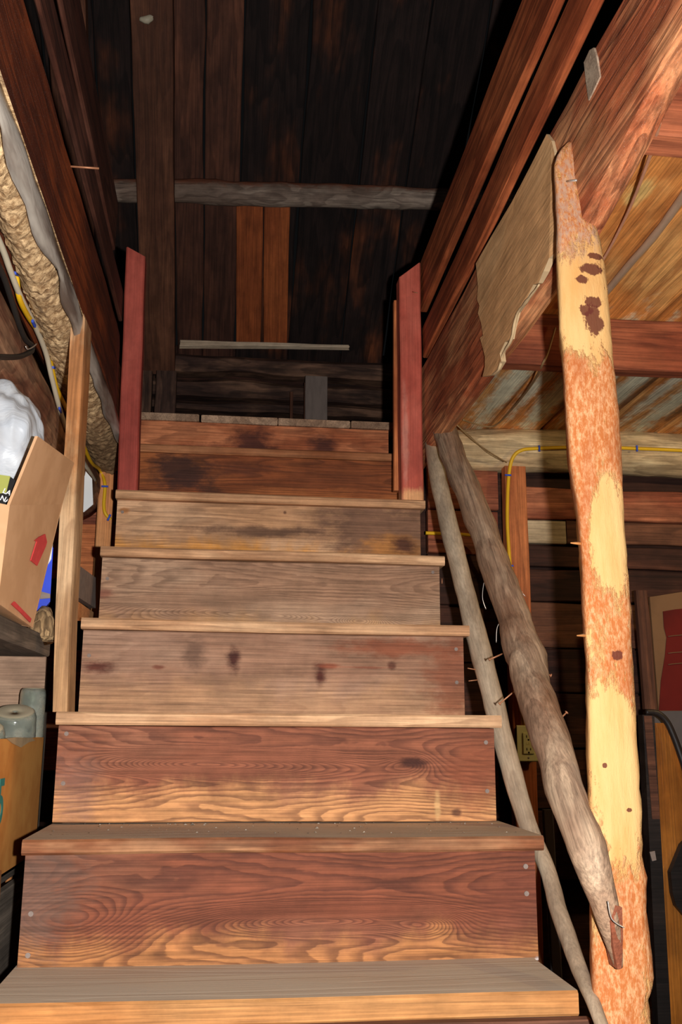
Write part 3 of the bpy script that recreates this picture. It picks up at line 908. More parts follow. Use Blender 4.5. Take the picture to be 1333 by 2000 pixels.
# grit and paint flecks lying on the treads
vs_, fs = [], []
for i in range(420):
    k = rng.choice((1, 1, 2, 2, 3, 4, 5, 6))
    y, z = nose(k)
    x = rng.uniform(XL + .02, XR - .03)
    yy = y + RUN * (1 - rng.random() ** 2 * .85) - .0
    yy = min(yy, y + RUN - .0) + (.05 if k == 1 else 0) * 0
    r = rng.uniform(.001, .0024) * (2 if rng.random() < .06 else 1)
    n0 = len(vs_)
    an = rng.uniform(0, 6)
    for j in range(4):
        vs_.append((x + r * math.cos(an + j * 1.57) * 1.3, max(yy, y + .055) + r * math.sin(an + j * 1.57), z + .0004))
    vs_.append((x, max(yy, y + .055), z + r * .9))
    for j in range(4):
        fs.append((n0 + j, n0 + (j + 1) % 4, n0 + 4))
    fs.append((n0 + 3, n0 + 2, n0 + 1, n0))
M_grit = plain('grit', K(196, 184, 166, 1.2), .9, .1, c2=K(70, 52, 40, 1.2), sc=60)
o = link('tread_grit', vs_, fs, M_grit)
o['kind'] = 'stuff'
tag(o, 'pale grit and plaster flecks scattered on the dusty treads', 'grit')

# ================================================================== POSTS AND RAILS
# red newel posts
z6 = 8 * RISE


def post4(name, quad, dep, mat, label, cat, parent=None, chamf=None):
    """square post: front face given by its four corners (bl, br, tr, tl), dep backwards"""
    bl, br, tr, tl = [Vector(p) for p in quad]
    n = 10
    vs_, fs = [], []
    c0 = (bl + br + tr + tl) / 4
    up = ((tl + tr) / 2 - (bl + br) / 2)
    M = frame(c0 + V(0, dep / 2, 0), up, V(0, -1, 0))
    Mi = M.inverted()
    ch = .004
    for i in range(n + 1):
        t = i / n
        a, b = bl.lerp(tl, t), br.lerp(tr, t)
        e = V(wob(t * 5, 1, .0015), 0, 0)
        d = V(0, dep, 0)
        x = V(ch, 0, 0)
        yv = V(0, ch, 0)
        for q in (a + x, b - x, b + yv, b + d - yv, b + d - x, a + d + x, a + d - yv, a + yv):
            vs_.append(Mi @ (q + e))
    for i in range(n):
        for k in range(8):
            k2 = (k + 1) % 8
            fs.append((i * 8 + k, i * 8 + k2, i * 8 + 8 + k2, i * 8 + 8 + k))
    fs.append(tuple(reversed(range(8))))
    fs.append(tuple(n * 8 + k for k in range(8)))
    o = link(name, vs_, fs, mat, parent, M)
    fix_normals(o)
    if label:
        tag(o, label, cat)
    return o


YP = nose(6)[0] + .02


def zfix(p, z):
    return V(p.x, p.y, z)


PL = post4('newel_post', (zfix(on(228, 958, 'Y', YP), z6), zfix(on(268, 958, 'Y', YP), z6), on(284, 500, 'Y', YP), on(247, 482, 'Y', YP)), .06, M_red, 'dull red painted post at top of stairs, left side', 'post')
PR = post4('newel_post', (zfix(on(785, 970, 'Y', YP), z6), zfix(on(828, 970, 'Y', YP), z6), on(822, 513, 'Y', YP), on(781, 540, 'Y', YP)), .06, M_redR, 'red painted post with worn foot at top of stairs, right side', 'post')
p = on(806, 570, 'Y', YP - .001)
tube('nail', [p, p + V(.012, -.02, -.012)], .0015, M_nail, PR, n=6, sub=1)
a, b = on(778, 590, 'Y', YP + .075), on(778, 960, 'Y', YP + .075)
o = board('backing_strip', b, a, .03, .025, (0, -1, 0), M_stud, amp=.001)
tag(o, 'brown wooden strip behind the right red post', 'strip')

# left stub post of the stair rail
bl, br = on(103, 1389, 'Y', 2.035), on(131, 1389, 'Y', 2.035)
zt3 = 5 * RISE
bl, br = zfix(bl, zt3), zfix(br, zt3)
tl, tr = on(138, 630, 'Y', 2.035), on(166, 622, 'Y', 2.035)
mid_l, mid_r = on(117, 1000, 'Y', 2.035), on(147, 1000, 'Y', 2.035)
vs_, fs = [], []
keys = [(bl, br), (on(108, 1200, 'Y', 2.035), on(137, 1200, 'Y', 2.035)), (mid_l, mid_r), (on(128, 850, 'Y', 2.035), on(154, 850, 'Y', 2.035)), (on(134, 720, 'Y', 2.035), on(162, 720, 'Y', 2.035)), (tl, tr), (on(146, 608, 'Y', 2.035), on(160, 606, 'Y', 2.035))]
deps = [.075, .075, .085, .075, .075, .075, .07]
for i, (a, b) in enumerate(keys):
    d = V(0, deps[i], 0)
    for q in (a, b, b + V(.002, .01, 0), b + d + V(0.004, 0, 0), a + d):
        vs_.append(q - V(-.34, 2.07, 1.5))
for i in range(len(keys) - 1):
    for k in range(5):
        k2 = (k + 1) % 5
        fs.append((i * 5 + k, i * 5 + k2, i * 5 + 5 + k2, i * 5 + 5 + k))
fs.append(tuple(reversed(range(5))))
fs.append(tuple((len(keys) - 1) * 5 + k for k in range(5)))
M_lp2 = wood('left_post_wood_upright', K(136, 96, 64, .9), K(192, 148, 104, .9), K(214, 176, 134, .9), axis='Z', rings=7, ringc=.35, sx=1.5, sy=10, vary=0, streak=.3,
             feats=((.25, 0, .22, .1, K(172, 104, 52, .95), .75),))
o = link('rail_post', vs_, fs, M_lp2, None, Matrix.Translation(V(-.34, 2.07, 1.5)))
fix_normals(o)
tag(o, 'pale bare wooden upright standing on the left end of a tread', 'post')

# cedar support post on the right, hewn flat and half barked
Lp = [(255, 1122), (275, 1104), (300, 1088), (400, 1088), (500, 1087), (560, 1090), (640, 1093), (700, 1100), (800, 1105), (900, 1112), (1000, 1128), (1100, 1136), (1200, 1140), (1300, 1147), (1400, 1148), (1500, 1149), (1560, 1151), (1700, 1156), (1850, 1155), (1950, 1158), (2000, 1165), (2100, 1170)]
Rp = [(255, 1130), (275, 1138), (300, 1143), (350, 1150), (420, 1165), (480, 1180), (540, 1188), (600, 1193), (700, 1202), (800, 1212), (900, 1218), (1000, 1222), (1100, 1229), (1200, 1236), (1300, 1240), (1400, 1246), (1500, 1252), (1600, 1257), (1690, 1259), (1700, 1266), (1800, 1268), (1900, 1280), (1930, 1281), (1958, 1269), (2000, 1275), (2100, 1282)]


def interp(tb, v):
    for (a, x), (b, y) in zip(tb, tb[1:]):
        if v <= b:
            return x + (y - x) * (v - a) / (b - a) if v >= a else tb[0][1]
    return tb[-1][1]


YC = 1.45
vs_, fs = [], []
n = 20
vv = [255, 262, 275, 290] + list(range(310, 2100, 22))
rows = []
for v in vv:
    a, b = on(interp(Lp, v), v, 'Y', YC), on(interp(Rp, v), v, 'Y', YC)
    rows.append(((a.x + b.x) / 2, (b.x - a.x) / 2, (a.z + b.z) / 2))
x, h, z = rows[-1]
while z > .05:
    z -= .05
    rows.append((x, h, max(z, 0)))
rows.append((x, h, 0.0))
m = len(rows)
for i, (x, h, z) in enumerate(rows):
    dp = min(.05, .02 + .003 * i) if i < 12 else .05
    for k in range(n):
        th = 2 * math.pi * k / n
        c_, s_ = math.cos(th), math.sin(th)
        cx = math.copysign(abs(c_) ** .34, c_)
        sy = math.copysign(abs(s_) ** .34, s_)
        q = V(x + h * cx + (dp + sy * dp) * .34, YC + dp + sy * dp, z)
        j = .0014 * mnoise.noise(q * 30) + .0014 * mnoise.noise(q * 130)
        vs_.append((q.x + cx * j - .585, q.y + sy * j * 1.5 - YC - dp + .05 - .05, z))
for i in range(m - 1):
    for k in range(n):
        k2 = (k + 1) % n
        fs.append((i * n + k, i * n + n + k, i * n + n + k2, i * n + k2))
fs.append(tuple(range(n)))
fs.append(tuple(reversed(range((m - 1) * n, m * n))))
CP = link('support_post', vs_, fs, M_log, None, Matrix.Translation(V(.585, YC + .05, 0)), True)
fix_normals(CP)
tag(CP, 'tall orange cedar post with patchy peeling bark under the right beam', 'post')
p = on(1112, 348, 'Y', YC)
tube('nail', [p + V(0, .01, 0), p + V(.008, -.014, -.012)], .002, M_steel, CP, n=6, sub=1)
for (u, v) in ((1131, 1240), (1119, 1060)):
    p = on(u, v, 'Y', YC + .01)
    tube('splinter', [p + V(.02, 0.005, 0), p + V(-.006, -.008, -.002)], [.004, .001], M_tread1, CP, n=5, sub=2)

# crooked handrail log: from the red post down to the cedar post
hp = [(842, 742, 2.92, 18), (858, 800, 2.78, 22), (885, 890, 2.58, 25), (925, 985, 2.39, 27), (962, 1085, 2.21, 29), (1000, 1190, 2.03, 32), (1022, 1275, 1.90, 35), (1043, 1345, 1.79, 36), (1078, 1450, 1.64, 37), (1110, 1560, 1.50, 37), (1148, 1665, 1.415, 35), (1176, 1750, 1.405, 29), (1196, 1825, 1.41, 20), (1209, 1888, 1.425, 8)]
pts, rad = [], []
for (u, v, y, r) in hp:
    p = on(u, v, 'Y', y)
    pts.append(p)
    rad.append(r * (p - CAM).dot(FW) / FPX)
HR = tube('handrail_log', pts, rad, M_rail, n=20, sub=7, lump=.13, lfreq=14, knobs=((43, 4.6, .010, 3.2), (69, 4.4, .008, 3.0), (30, 1.2, .005, 2)))
tag(HR, 'crooked barky log handrail running down to the cedar post', 'handrail')
M_cut = wood('fresh_cut_end', K(150, 80, 52, 1.6), K(196, 112, 80, 1.6), K(206, 130, 100, 1.6), rings=6, ringc=.3, vary=0)
pp = [on(1193, 1800, 'Y', 1.386), on(1203, 1768, 'Y', 1.386), on(1216, 1772, 'Y', 1.396), on(1218, 1830, 'Y', 1.402), on(1215, 1892, 'Y', 1.414), on(1207, 1893, 'Y', 1.412), on(1199, 1850, 'Y', 1.394)]
slab('cut_end', pp, (0, .03, 0), M_cut, HR)
for (u, v, y, du, dv) in ((1058, 1313, 1.93, 18, 6), (1094, 1405, 1.76, 13, -13), (1003, 1352, 1.9, -26, 22), (975, 1280, 2.0, -18, 8), (1000, 1165, 2.12, 20, -8)):
    a, b = on(u - du * .4, v - dv * .4, 'Y', y), on(u + du, v + dv, 'Y', y)
    nl = tube('nail', [a, b], .0016, M_nail, HR, n=6, sub=1)
    tube('nail_head', [b, b + (b - a).normalized() * .0015], .0036, M_nail, nl, n=8, sub=1)


def wire(name, uvs, y, r, mat, parent, sub=5):
    return tube(name, [on(u, v, 'Y', y if not isinstance(y, (list, tuple)) else y[i]) for i, (u, v) in enumerate(uvs)], r, mat, parent, n=6, sub=sub)


wire('wire', [(975, 1085), (950, 1125), (943, 1165), (950, 1190)], 2.16, .0008, M_steel, HR)
wire('wire', [(1012, 1190), (1022, 1205), (1030, 1215), (1036, 1235), (1034, 1255)], 1.98, .0009, M_steel, HR)
wire('wire', [(985, 1100), (1000, 1120), (1015, 1150), (1027, 1165)], 2.14, .0008, M_steel, HR)
wire('wire', [(1188, 1760), (1196, 1795), (1220, 1812)], 1.36, .0008, M_steel, HR)
wire('wire', [(970, 1255), (972, 1225), (985, 1205)], 2.02, .0008, M_steel, HR)

# thin grey pole along the tread ends
pp = [(838, 790, .602), (845, 900, .604), (872, 1020, .606), (900, 1130, .607), (930, 1235, .608), (962, 1345, .608), (985, 1440, .606), (1000, 1530, .604), (1035, 1610, .602), (1066, 1680, .605), (1085, 1760, .602), (1112, 1840, .592), (1135, 1900, .585), (1166, 1968, .58)]
pts, rad = [], []
for (u, v, x) in pp:
    p = on(u, v, 'X', x)
    pts.append(p)
    rad.append(17 * (p - CAM).dot(FW) / FPX if v < 1500 else (14 if v < 1720 else 15) * (p - CAM).dot(FW) / FPX)
# keep the pole smooth in depth: fit its run down the stair
a, b = pts[0], pts[-1]
q = [(838, 800), (850, 900), (876, 1020), (903, 1130), (930, 1235), (958, 1345), (982, 1440), (1003, 1530), (1028, 1610), (1070, 1700), (1092, 1780), (1115, 1845), (1137, 1905), (1163, 1968), (1190, 2040)]
ys = [2.93, 2.74, 2.58, 2.44, 2.32, 2.19, 2.09, 2.0, 1.92, 1.80, 1.70, 1.62, 1.53, 1.44, 1.37]
rr = [15, 16, 18, 19, 21, 21, 20, 20, 18, 16, 17, 17, 15, 14, 12]
pts = [on(u, v, 'Y', y) for (u, v), y in zip(q, ys)]
for p in pts[:9]:
    p.x = max(p.x, .592)
rad = [r * (p - CAM).dot(FW) / FPX for r, p in zip(rr, pts)]
POLE = tube('stair_pole', pts, rad, M_pole, n=16, sub=6, lump=.1, lfreq=12)
tag(POLE, 'thin smooth grey pole slanting along the right tread ends', 'pole')
for (u, v, y, du, dv) in ((918, 1305, 2.2, 12, 3), (920, 1330, 2.2, 13, -2), (868, 1130, 2.45, -4, 10), (963, 1288, 2.14, 16, -9)):
    a, b = on(u - 4, v, 'Y', y), on(u + du, v + dv, 'Y', y)
    tube('nail', [a, b], .0013, M_nail, POLE, n=6, sub=1)

# ================================================================== RIGHT SIDE
# fibreboard scrap nailed to the beam
poly = [(1068, 262), (1078, 275), (1084, 300), (1087, 400), (1087, 492), (1078, 505), (1068, 530), (1055, 553), (1045, 556), (1030, 585), (1012, 610), (1004, 640), (1000, 662), (990, 668), (982, 690), (984, 706), (974, 722), (962, 733), (946, 736), (950, 716), (949, 697), (943, 678), (938, 660), (944, 655), (940, 630), (934, 612), (937, 597), (932, 585), (934, 560), (930, 515), (960, 462), (1000, 395), (1040, 318)]
XB = .570
pw = [on(u, v, 'X', XB) for u, v in poly]
c = sum(pw, V(0, 0, 0)) / len(pw)
M = frame(c, V(0, 1, 0), V(-1, 0, 0))
Mi = M.inverted()
n = len(pw)
vs_ = [Mi @ p for p in pw] + [Mi @ (p + V(.006, 0, 0)) for p in pw]
# the lower edge frays forward a little
for i in range(n):
    if 5 <= i <= 20:
        vs_[i].z += rng.uniform(.001, .006)
fs = [tuple(range(n)), tuple(reversed(range(n, 2 * n)))] + [(i, i + n, (i + 1) % n + n, (i + 1) % n) for i in range(n)]
o = link('fibreboard_scrap', vs_, fs, None, None, M, mats=[M_cardw, M_carde], midx=[0, 0] + [1] * n)
fix_normals(o)
tag(o, 'torn brown fibreboard scrap hanging on the right beam', 'fibreboard')
pa = [on(u, v, 'X', XB - .002) for u, v in ((1054, 556), (1030, 588), (1010, 615), (1000, 662), (984, 690), (975, 722), (958, 733))]
tube('frayed_edge', pa, [.002, .003, .0026, .0034, .0026, .003, .001], M_carde, o, n=6, sub=5, lump=.6, lfreq=80)

# stud with the outlet
a, b = on(1000, 910, 'Y', 3.2), on(1005, 1600, 'Y', 3.2)
SX = .985
SD = board('wall_stud', (SX, 3.225, 0), (SX, 3.225, a.z), .076, .05, (0, -1, 0), M_stud, amp=.002, seg=12)
tag(SD, 'brown wall stud carrying the ivory outlet and yellow cable', 'stud')
o = board('wall_stud', (-.415, 3.225, 0), (-.415, 3.225, on(205, 916, 'Y', 3.2).z), .05, .05, (0, -1, 0), M_studl, amp=.001)
tag(o, 'pale wall stud left of the red post with cable end', 'stud')

cy = 3.197
oc, od = on(1008, 1418, 'Y', 3.18), on(1050, 1486, 'Y', 3.18)
cx_, cz_ = (oc.x + od.x) / 2, (oc.z + od.z) / 2
ow, oh = .072, .115
OT = thing('electrical_outlet', (cx_, 3.2, cz_ - oh / 2), 'ivory electrical outlet on the stud behind the handrail', 'outlet')
box('outlet_box', (cx_ - .03, 3.17, cz_ - .05), (cx_ + .03, 3.2, cz_ + .05), M_black, OT)
box('cover_plate', (cx_ - ow / 2, 3.162, cz_ - oh / 2), (cx_ + ow / 2, 3.17, cz_ + oh / 2), M_outlet, OT, c=.003)
rc = box('receptacle', (cx_ - .017, 3.157, cz_ - .034), (cx_ + .017, 3.163, cz_ + .034), M_outlet, OT, c=.002)
for dz in (.02, -.02):
    for (dx, w_, h_) in ((-.006, .0022, .008), (.006, .0022, .007)):
        box('slot', (cx_ + dx - w_ / 2, 3.1560, cz_ + dz + .002 - h_ / 2), (cx_ + dx + w_ / 2, 3.1575, cz_ + dz + .002 + h_ / 2), M_hole, rc, c=.0003)
    box('slot', (cx_ - .0025, 3.1560, cz_ + dz - .011), (cx_ + .0025, 3.1575, cz_ + dz - .006), M_hole, rc, c=.0005)
for dx in (-.004, .004):
    box('test_button', (cx_ + dx - .003, 3.1555, cz_ - .004), (cx_ + dx + .003, 3.1575, cz_ + .004), M_outlet, rc, c=.0005)
for dz in (.045, -.045):
    tube('screw', [V(cx_, 3.163, cz_ + dz), V(cx_, 3.1605, cz_ + dz)], .003, M_steel, OT, n=8, sub=1)

# yellow cable along the log and down the stud, with the branch behind the stairs
yw = 3.19


def staple(u, v, y, parent, ang=0.0, L=.022, mat=M_blue):
    p = on(u, v, 'Y', y) if not isinstance(y, Vector) else y
    d = V(math.cos(ang), 0, math.sin(ang)) * L / 2
    return board('staple', p - d, p + d, .006, .006, (0, -1, 0), mat, parent, amp=0, seg=1, cham=.001)


yc = [on(1420, 886, 'Y', 3.165), on(1333, 880, 'Y', 3.165), on(1240, 876, 'Y', 3.165), on(1150, 873, 'Y', 3.16), on(1050, 876, 'Y', 3.16), on(1018, 880, 'Y', 3.165), on(1002, 895, 'Y', 3.18), on(995, 925, 'Y', yw), on(992, 975, 'Y', yw), on(992, 1030, 'Y', yw), on(997, 1105, 'Y', yw), on(1000, 1160, 'Y', yw), on(1012, 1300, 'Y', yw), on(1019, 1380, 'Y', yw), on(1023, 1420, 'Y', 3.185)]
YCAB = tube('electric_cable', yc, .0062, M_yel, n=8, sub=6)
tag(YCAB, 'yellow electric cable running along the wall log and down to outlet', 'cable')
for (u, v, y, an) in ((1054, 876, 3.155, 1.57), (1245, 876, 3.158, 1.57), (993, 928, 3.182, 0), (997, 1105, 3.178, 0)):
    staple(u, v, y, YCAB, an)
bc = [on(832, 1041, 'Y', 3.2), on(860, 1042, 'Y', 3.2), on(905, 1044, 'Y', 3.2), on(940, 1050, 'Y', 3.2), on(968, 1064, 'Y', 3.19), on(985, 1085, 'Y', 3.18), on(999, 1110, 'Y', 3.18), on(1006, 1150, 'Y', 3.18), on(1009, 1185, 'Y', 3.18), on(1014, 1300, 'Y', 3.18), on(1021, 1380, 'Y', 3.18), on(1027, 1420, 'Y', 3.18)]
o = tube('electric_cable', bc, .0062, M_yel, n=8, sub=6)
tag(o, 'yellow branch cable coming from behind the stairs to the stud', 'cable')

# small cords and wires
o = wire('hanging_cord', [(893, 830), (925, 860), (960, 885), (990, 903)], [3.0, 3.06, 3.12, 3.18], .0022, M_cord, None)
tag(o, 'thin brown cord drooping from beam end to the wall stud', 'cord')
o = wire('hanging_cord', [(888, 828), (915, 848), (950, 882), (984, 902)], [3.02, 3.08, 3.13, 3.18], .0016, M_cord, None)
tag(o, 'thinner cord drooping just beside the brown cord', 'cord')
cw = [on(1290, 235, 'Z', 1.93), on(1272, 300, 'Z', 1.98), on(1240, 385, 'Z', 2.03), on(1215, 440, 'Z', 2.06), on(1180, 505, 'Z', 2.075), on(1140, 560, 'Z', 2.075)]
o = tube('ceiling_wire', cw, .0032, M_pinkw, n=6, sub=6)
tag(o, 'pinkish wire looping under the ceiling beside the right beam', 'wire')
cw = [on(1085, 640, 'Y', JY - .006), on(1070, 690, 'Y', JY - .006), on(1060, 712, 'Y', JY - .006), on(1040, 750, 'Z', 2.0), on(1000, 800, 'Z', 2.06), on(965, 832, 'Z', 2.08), on(930, 828, 'Z', 2.08), on(905, 820, 'Z', 2.07)]
o = tube('ceiling_wire', cw, .003, M_cord, n=6, sub=6)
tag(o, 'brown wire crossing the far joist towards the wall', 'wire')
a, b = on(1360, 345, 'Z', CEIL - .008), on(1175, 582, 'Z', CEIL - .008)
o = tube('ceiling_lath', [a, a.lerp(b, .35) + V(.01, 0, 0), a.lerp(b, .7) + V(.004, 0, 0), b, b + (b - a).normalized() * .08], .009, M_lathg, n=8, sub=4, lump=.15, lfreq=20)
tag(o, 'grey stick lath fixed along the right ceiling boards', 'lath')

# stored things in the dark right corner
sl = [on(1270, 1166, 'Y', 3.02), on(1345, 1154, 'Y', 3.02), on(1430, 1150, 'Y', 3.02), on(1430, 1420, 'Y', 3.02), on(1290, 1420, 'Y', 3.02)]
CPN = slab('printed_carton_panel', sl, (0, .012, 0), M_tancard)
tag(CPN, 'tan carton panel with dark red print leaning on the back wall', 'carton')
rp = [on(1296, 1194, 'Y', 3.017), on(1320, 1190, 'Y', 3.017), on(1430, 1180, 'Y', 3.017), on(1430, 1388, 'Y', 3.017), on(1288, 1388, 'Y', 3.017), on(1292, 1330, 'Y', 3.017), on(1300, 1280, 'Y', 3.017), on(1303, 1245, 'Y', 3.017), on(1298, 1225, 'Y', 3.017)]
slab('red_print', rp, (0, .002, 0), M_redcard, CPN)
for v in (1243, 1276, 1298):
    pr_ = [on(1306, v, 'Y', 3.014), on(1335, v - 3, 'Y', 3.014), on(1430, v - 6, 'Y', 3.014)]
    tube('printed_line', pr_, .0016, M_tancard, CPN, n=4, sub=2)
a, b = on(1251, 1154, 'Y', 2.98), on(1274, 1400, 'Y', 2.98)
o = board('wood_strip', b - V(0, 0, .3), a, .04, .025, (0, -1, 0), M_rafter, amp=.003)
tag(o, 'rough brown strip leaning left of the red printed carton', 'strip')

# old dark cabinet with curved rim and amber panel
CY = 2.6


def cp(u, v, y=CY):
    return on(u, v, 'Y', y)


base = cp(1290, 1500)
CB = thing('cabinet', (1.3, CY + .15, 0), 'dark cabinet with curved black rim and amber wood panel', 'cabinet')
slab('side_panel', [cp(1276, 1412), cp(1304, 1412), cp(1318, 1440), cp(1333, 1490), cp(1420, 1800), cp(1440, 2600), cp(1340, 2600)], (0, .02, 0), M_amber, CB)
tube('rim', [cp(1262, 1391, CY - .02), cp(1284, 1393, CY - .02), cp(1302, 1408, CY - .02), cp(1316, 1436, CY - .02), cp(1332, 1480, CY - .02), cp(1350, 1540, CY - .02), cp(1430, 1820, CY - .02)], .009, M_blackw, CB, n=8, sub=6)
slab('front_stile', [cp(1256, 1396, CY - .03), cp(1279, 1398, CY - .03), cp(1283, 1470, CY - .03), cp(1345, 2600, CY - .03), cp(1316, 2600, CY - .03), cp(1262, 1500, CY - .03)], (0, .035, 0), M_blackw, CB)
slab('stile_face', [cp(1259, 1398, CY - .033), cp(1274, 1398, CY - .033), cp(1290, 1600, CY - .033), cp(1275, 1600, CY - .033)], (0, .004, 0), M_rafter, CB)
slab('scalloped_bracket', [cp(1420, 1560, CY - .03), cp(1333, 1650, CY - .03), cp(1311, 1704, CY - .03), cp(1315, 1745, CY - .03), cp(1322, 1770, CY - .03), cp(1360, 1815, CY - .03), cp(1440, 1880, CY - .03)], (0, .02, 0), M_blackw, CB)
slab('back_panel', [cp(1262, 1390, CY + .2), cp(1440, 1386, CY + .2), cp(1440, 2300, CY + .2), cp(1300, 2300, CY + .2)], (0, .02, 0), M_pan, CB)
o = slab('plaster_fleck', [cp(1270, 1664, CY - .036), cp(1280, 1662, CY - .036), cp(1283, 1680, CY - .036), cp(1275, 1682, CY - .036)], (0, .003, 0), M_greyw, CB)
a, b = on(1070, 1581, 'Y', 2.4), on(1080, 1720, 'Y', 2.4)
o = board('metal_strip', (b.x + .012, 2.41, 0), a, .026, .012, (0, -1, 0), M_pan, amp=0)
tag(o, 'grey upright strip in the dark behind the handrail', 'strip')

# bare bulb in the right-hand room, its yellowish light fills the flash shadows there
LP = thing('bulb_holder', (1.95, 2.05, CEIL), 'bare bulb in a porcelain holder under the right ceiling', 'lamp')
lathe('holder', [(.045, 0), (.045, -.02), (.03, -.035), (.022, -.05), (.02, -.055)], 20, M_white, (1.95, 2.05, CEIL), LP)
NB = NT('bulb_glow', .3, .3)
NB.b.inputs['Base Color'].default_value = (1, .9, .7, 1)
NB.b.inputs['Emission Color'].default_value = (1, .78, .3, 1)
NB.b.inputs['Emission Strength'].default_value = 3.0
lathe('bulb', [(.013, 0), (.014, -.02), (.024, -.04), (.03, -.06), (.028, -.08), (.018, -.095), (.002, -.1)], 20, NB.m, (1.95, 2.05, CEIL - .056), LP)
bl_ = bpy.data.lights.new('bulb_light', 'POINT')
bl_.energy = 14
bl_.color = (1, .80, .42)
bl_.shadow_soft_size = .03
bo = bpy.data.objects.new('bulb_light', bl_)
col.objects.link(bo)
put(bo, Matrix.Translation(V(1.95, 2.05, CEIL - .2)), LP)

# ================================================================== LEFT SIDE
XC = -.4375


def cable_l(uvs, x=XC):
    return [on(u, v, 'X', x) for u, v in uvs]


pts = [V(-.438, 1.2, 1.76)] * 0 + cable_l([(-60, 300), (0, 437), (25, 491), (32, 535), (37, 579), (54, 616), (84, 663), (98, 704), (111, 758), (132, 802), (160, 862), (178, 903)])
pts += [on(195, 918, 'Y', 3.19), on(205, 945, 'Y', 3.19), on(203, 985, 'Y', 3.19), on(206, 1003, 'Y', 3.19), on(216, 1014, 'Y', 3.2)]
o = tube('electric_cable', pts, .0058, M_yelL, n=8, sub=6)
YL = o
tag(o, 'yellow electric cable stapled along the left log beam', 'cable')
for (u, v) in ((32, 535), (105, 718)):
    p = on(u, v, 'X', XC + .006)
    board('staple', p - V(0, .012, .004), p + V(0, .012, .004), .006, .005, (1, 0, 0), M_blue, YL, amp=0, seg=1, cham=.001)
staple(205, 950, 3.182, YL)
staple(213, 1011, 3.182, YL, 1.2)
pts = cable_l([(-60, 345), (0, 474), (20, 528), (40, 579), (67, 633), (89, 687), (101, 737), (115, 792), (128, 832), (150, 880), (187, 942)], XC + .001)
o = tube('electric_cable', pts, .0062, M_whc, n=8, sub=6)
tag(o, 'grey-white electric cable stapled along the left log beam', 'cable')
for (u, v) in ((66, 632), (118, 801)):
    p = on(u, v, 'X', XC + .008)
    board('staple', p - V(0, .014, .0), p + V(0, .014, .0), .007, .005, (1, 0, 0), M_blue, o, amp=0, seg=1, cham=.001)
pts = cable_l([(-60, 410), (0, 525), (20, 579), (37, 633), (50, 663), (62, 675), (62, 685), (50, 692), (34, 697), (0, 697), (-60, 692)], XC)
o = tube('black_cable', pts, .0058, M_black, n=8, sub=6)
tag(o, 'black cable doubling back on itself on the left log beam', 'cable')
tube('staple', [on(50, 676, 'X', XC + .008), on(54, 682, 'X', XC + .01), on(64, 678, 'X', XC + .01), on(72, 671, 'X', XC + .008)], .0014, M_steel, o, n=6, sub=3)

# shelf and what stands on it
zs = on(0, 1195, 'X', -.385).z
o = board('shelf_plank', (-.385 - .11, 1.1, zs - .02), (-.385 - .11, on(97, 1245, 'X', -.385).y, zs - .02), .22, .04, (0, 0, 1), M_shelf, amp=.003, seg=20)
SH = o
tag(o, 'dusty grey shelf plank holding the tilted carton', 'shelf')
yb = 2.44
a, b = on(92, 1281, 'Y', yb), on(92, 1352, 'Y', yb)
o = board('back_board', (-1.0, yb + .01, (a.z + b.z) / 2 - .03), (on(90, 1300, 'Y', yb).x, yb + .01, (a.z + b.z) / 2 - .03), a.z - b.z + .07, .02, (0, -1, 0), M_backb, amp=.002)
tag(o, 'speckled pinkish board under the shelf behind the jars', 'board')
bx = on(90, 1300, 'Y', yb).x - .03
o = board('shelf_support', (bx, yb + .04, 0), (bx, yb + .04, zs - .042), .06, .05, (0, -1, 0), M_shelf, amp=.001)
tag(o, 'dark upright carrying the far end of the shelf', 'support')
o = board('shelf_support', (-.56, 1.2, 0), (-.56, 1.2, zs - .042), .06, .05, (0, -1, 0), M_shelf, amp=.001)
tag(o, 'dark upright carrying the near end of the shelf', 'support')

# tilted open carton
N1, N0 = on(19, 987, 'Y', 1.64), on(-4, 1178, 'Y', 1.66)
F1 = on(122, 985, 'Y', 2.0)
fn = ((F1 - N0).cross(N1 - N0)).normalized()
F0 = onp(64, 1226, N0, fn)
F2 = on(145, 904, 'Y', 1.985)
N2 = onp(74, 852, N1, (F1 - N1).cross(F2 - N1).normalized())
BX = thing('carton', (F0 + N0) / 2, 'open tan cardboard carton with red arrow tilted against the upright', 'box')
if fn.x < 0:
    fn = -fn
ti = -fn * .005
slab('side_wall', [N0, F0, F1, N1], ti, M_cardb, BX)
slab('flap', [N1, F1, F2, N2], ti, M_cardb, BX)
LW = V(-.34, -.02, 0) + V(0, 0, .06)
slab('front_wall', [N0, N1, N1 + LW, N0 + LW], V(0, .005, 0), M_cardb, BX)
slab('back_wall', [F0, F1, F1 + LW, F0 + LW], V(0, -.005, 0), M_cardb, BX)
slab('left_wall', [N0 + LW, F0 + LW, F1 + LW, N1 + LW], V(.005, 0, 0), M_cardb, BX)
slab('bottom_wall', [N0, F0, F0 + LW, N0 + LW], V(0, 0, .005), M_cardb, BX)


def on_face(u, v, off=.0012):
    return onp(u, v, (N0 + F0 + F1 + N1) / 4 + fn * off, fn)


def zo(x, y):
    return on_face(x / 4.443, 800 + y / 4.443, .004)


slab('printed_arrow', [zo(305, 1138), zo(345, 1105), zo(395, 1080), zo(410, 1150), zo(398, 1190), zo(325, 1355), zo(270, 1310), zo(322, 1145)], ti * .4, M_redink, BX)
slab('printed_mark', [zo(105, 1690), zo(130, 1665), zo(200, 1738), zo(275, 1815), zo(265, 1848), zo(180, 1760)], ti * .4, M_redink, BX)

# white plastic bag bulging from the carton
import bmesh


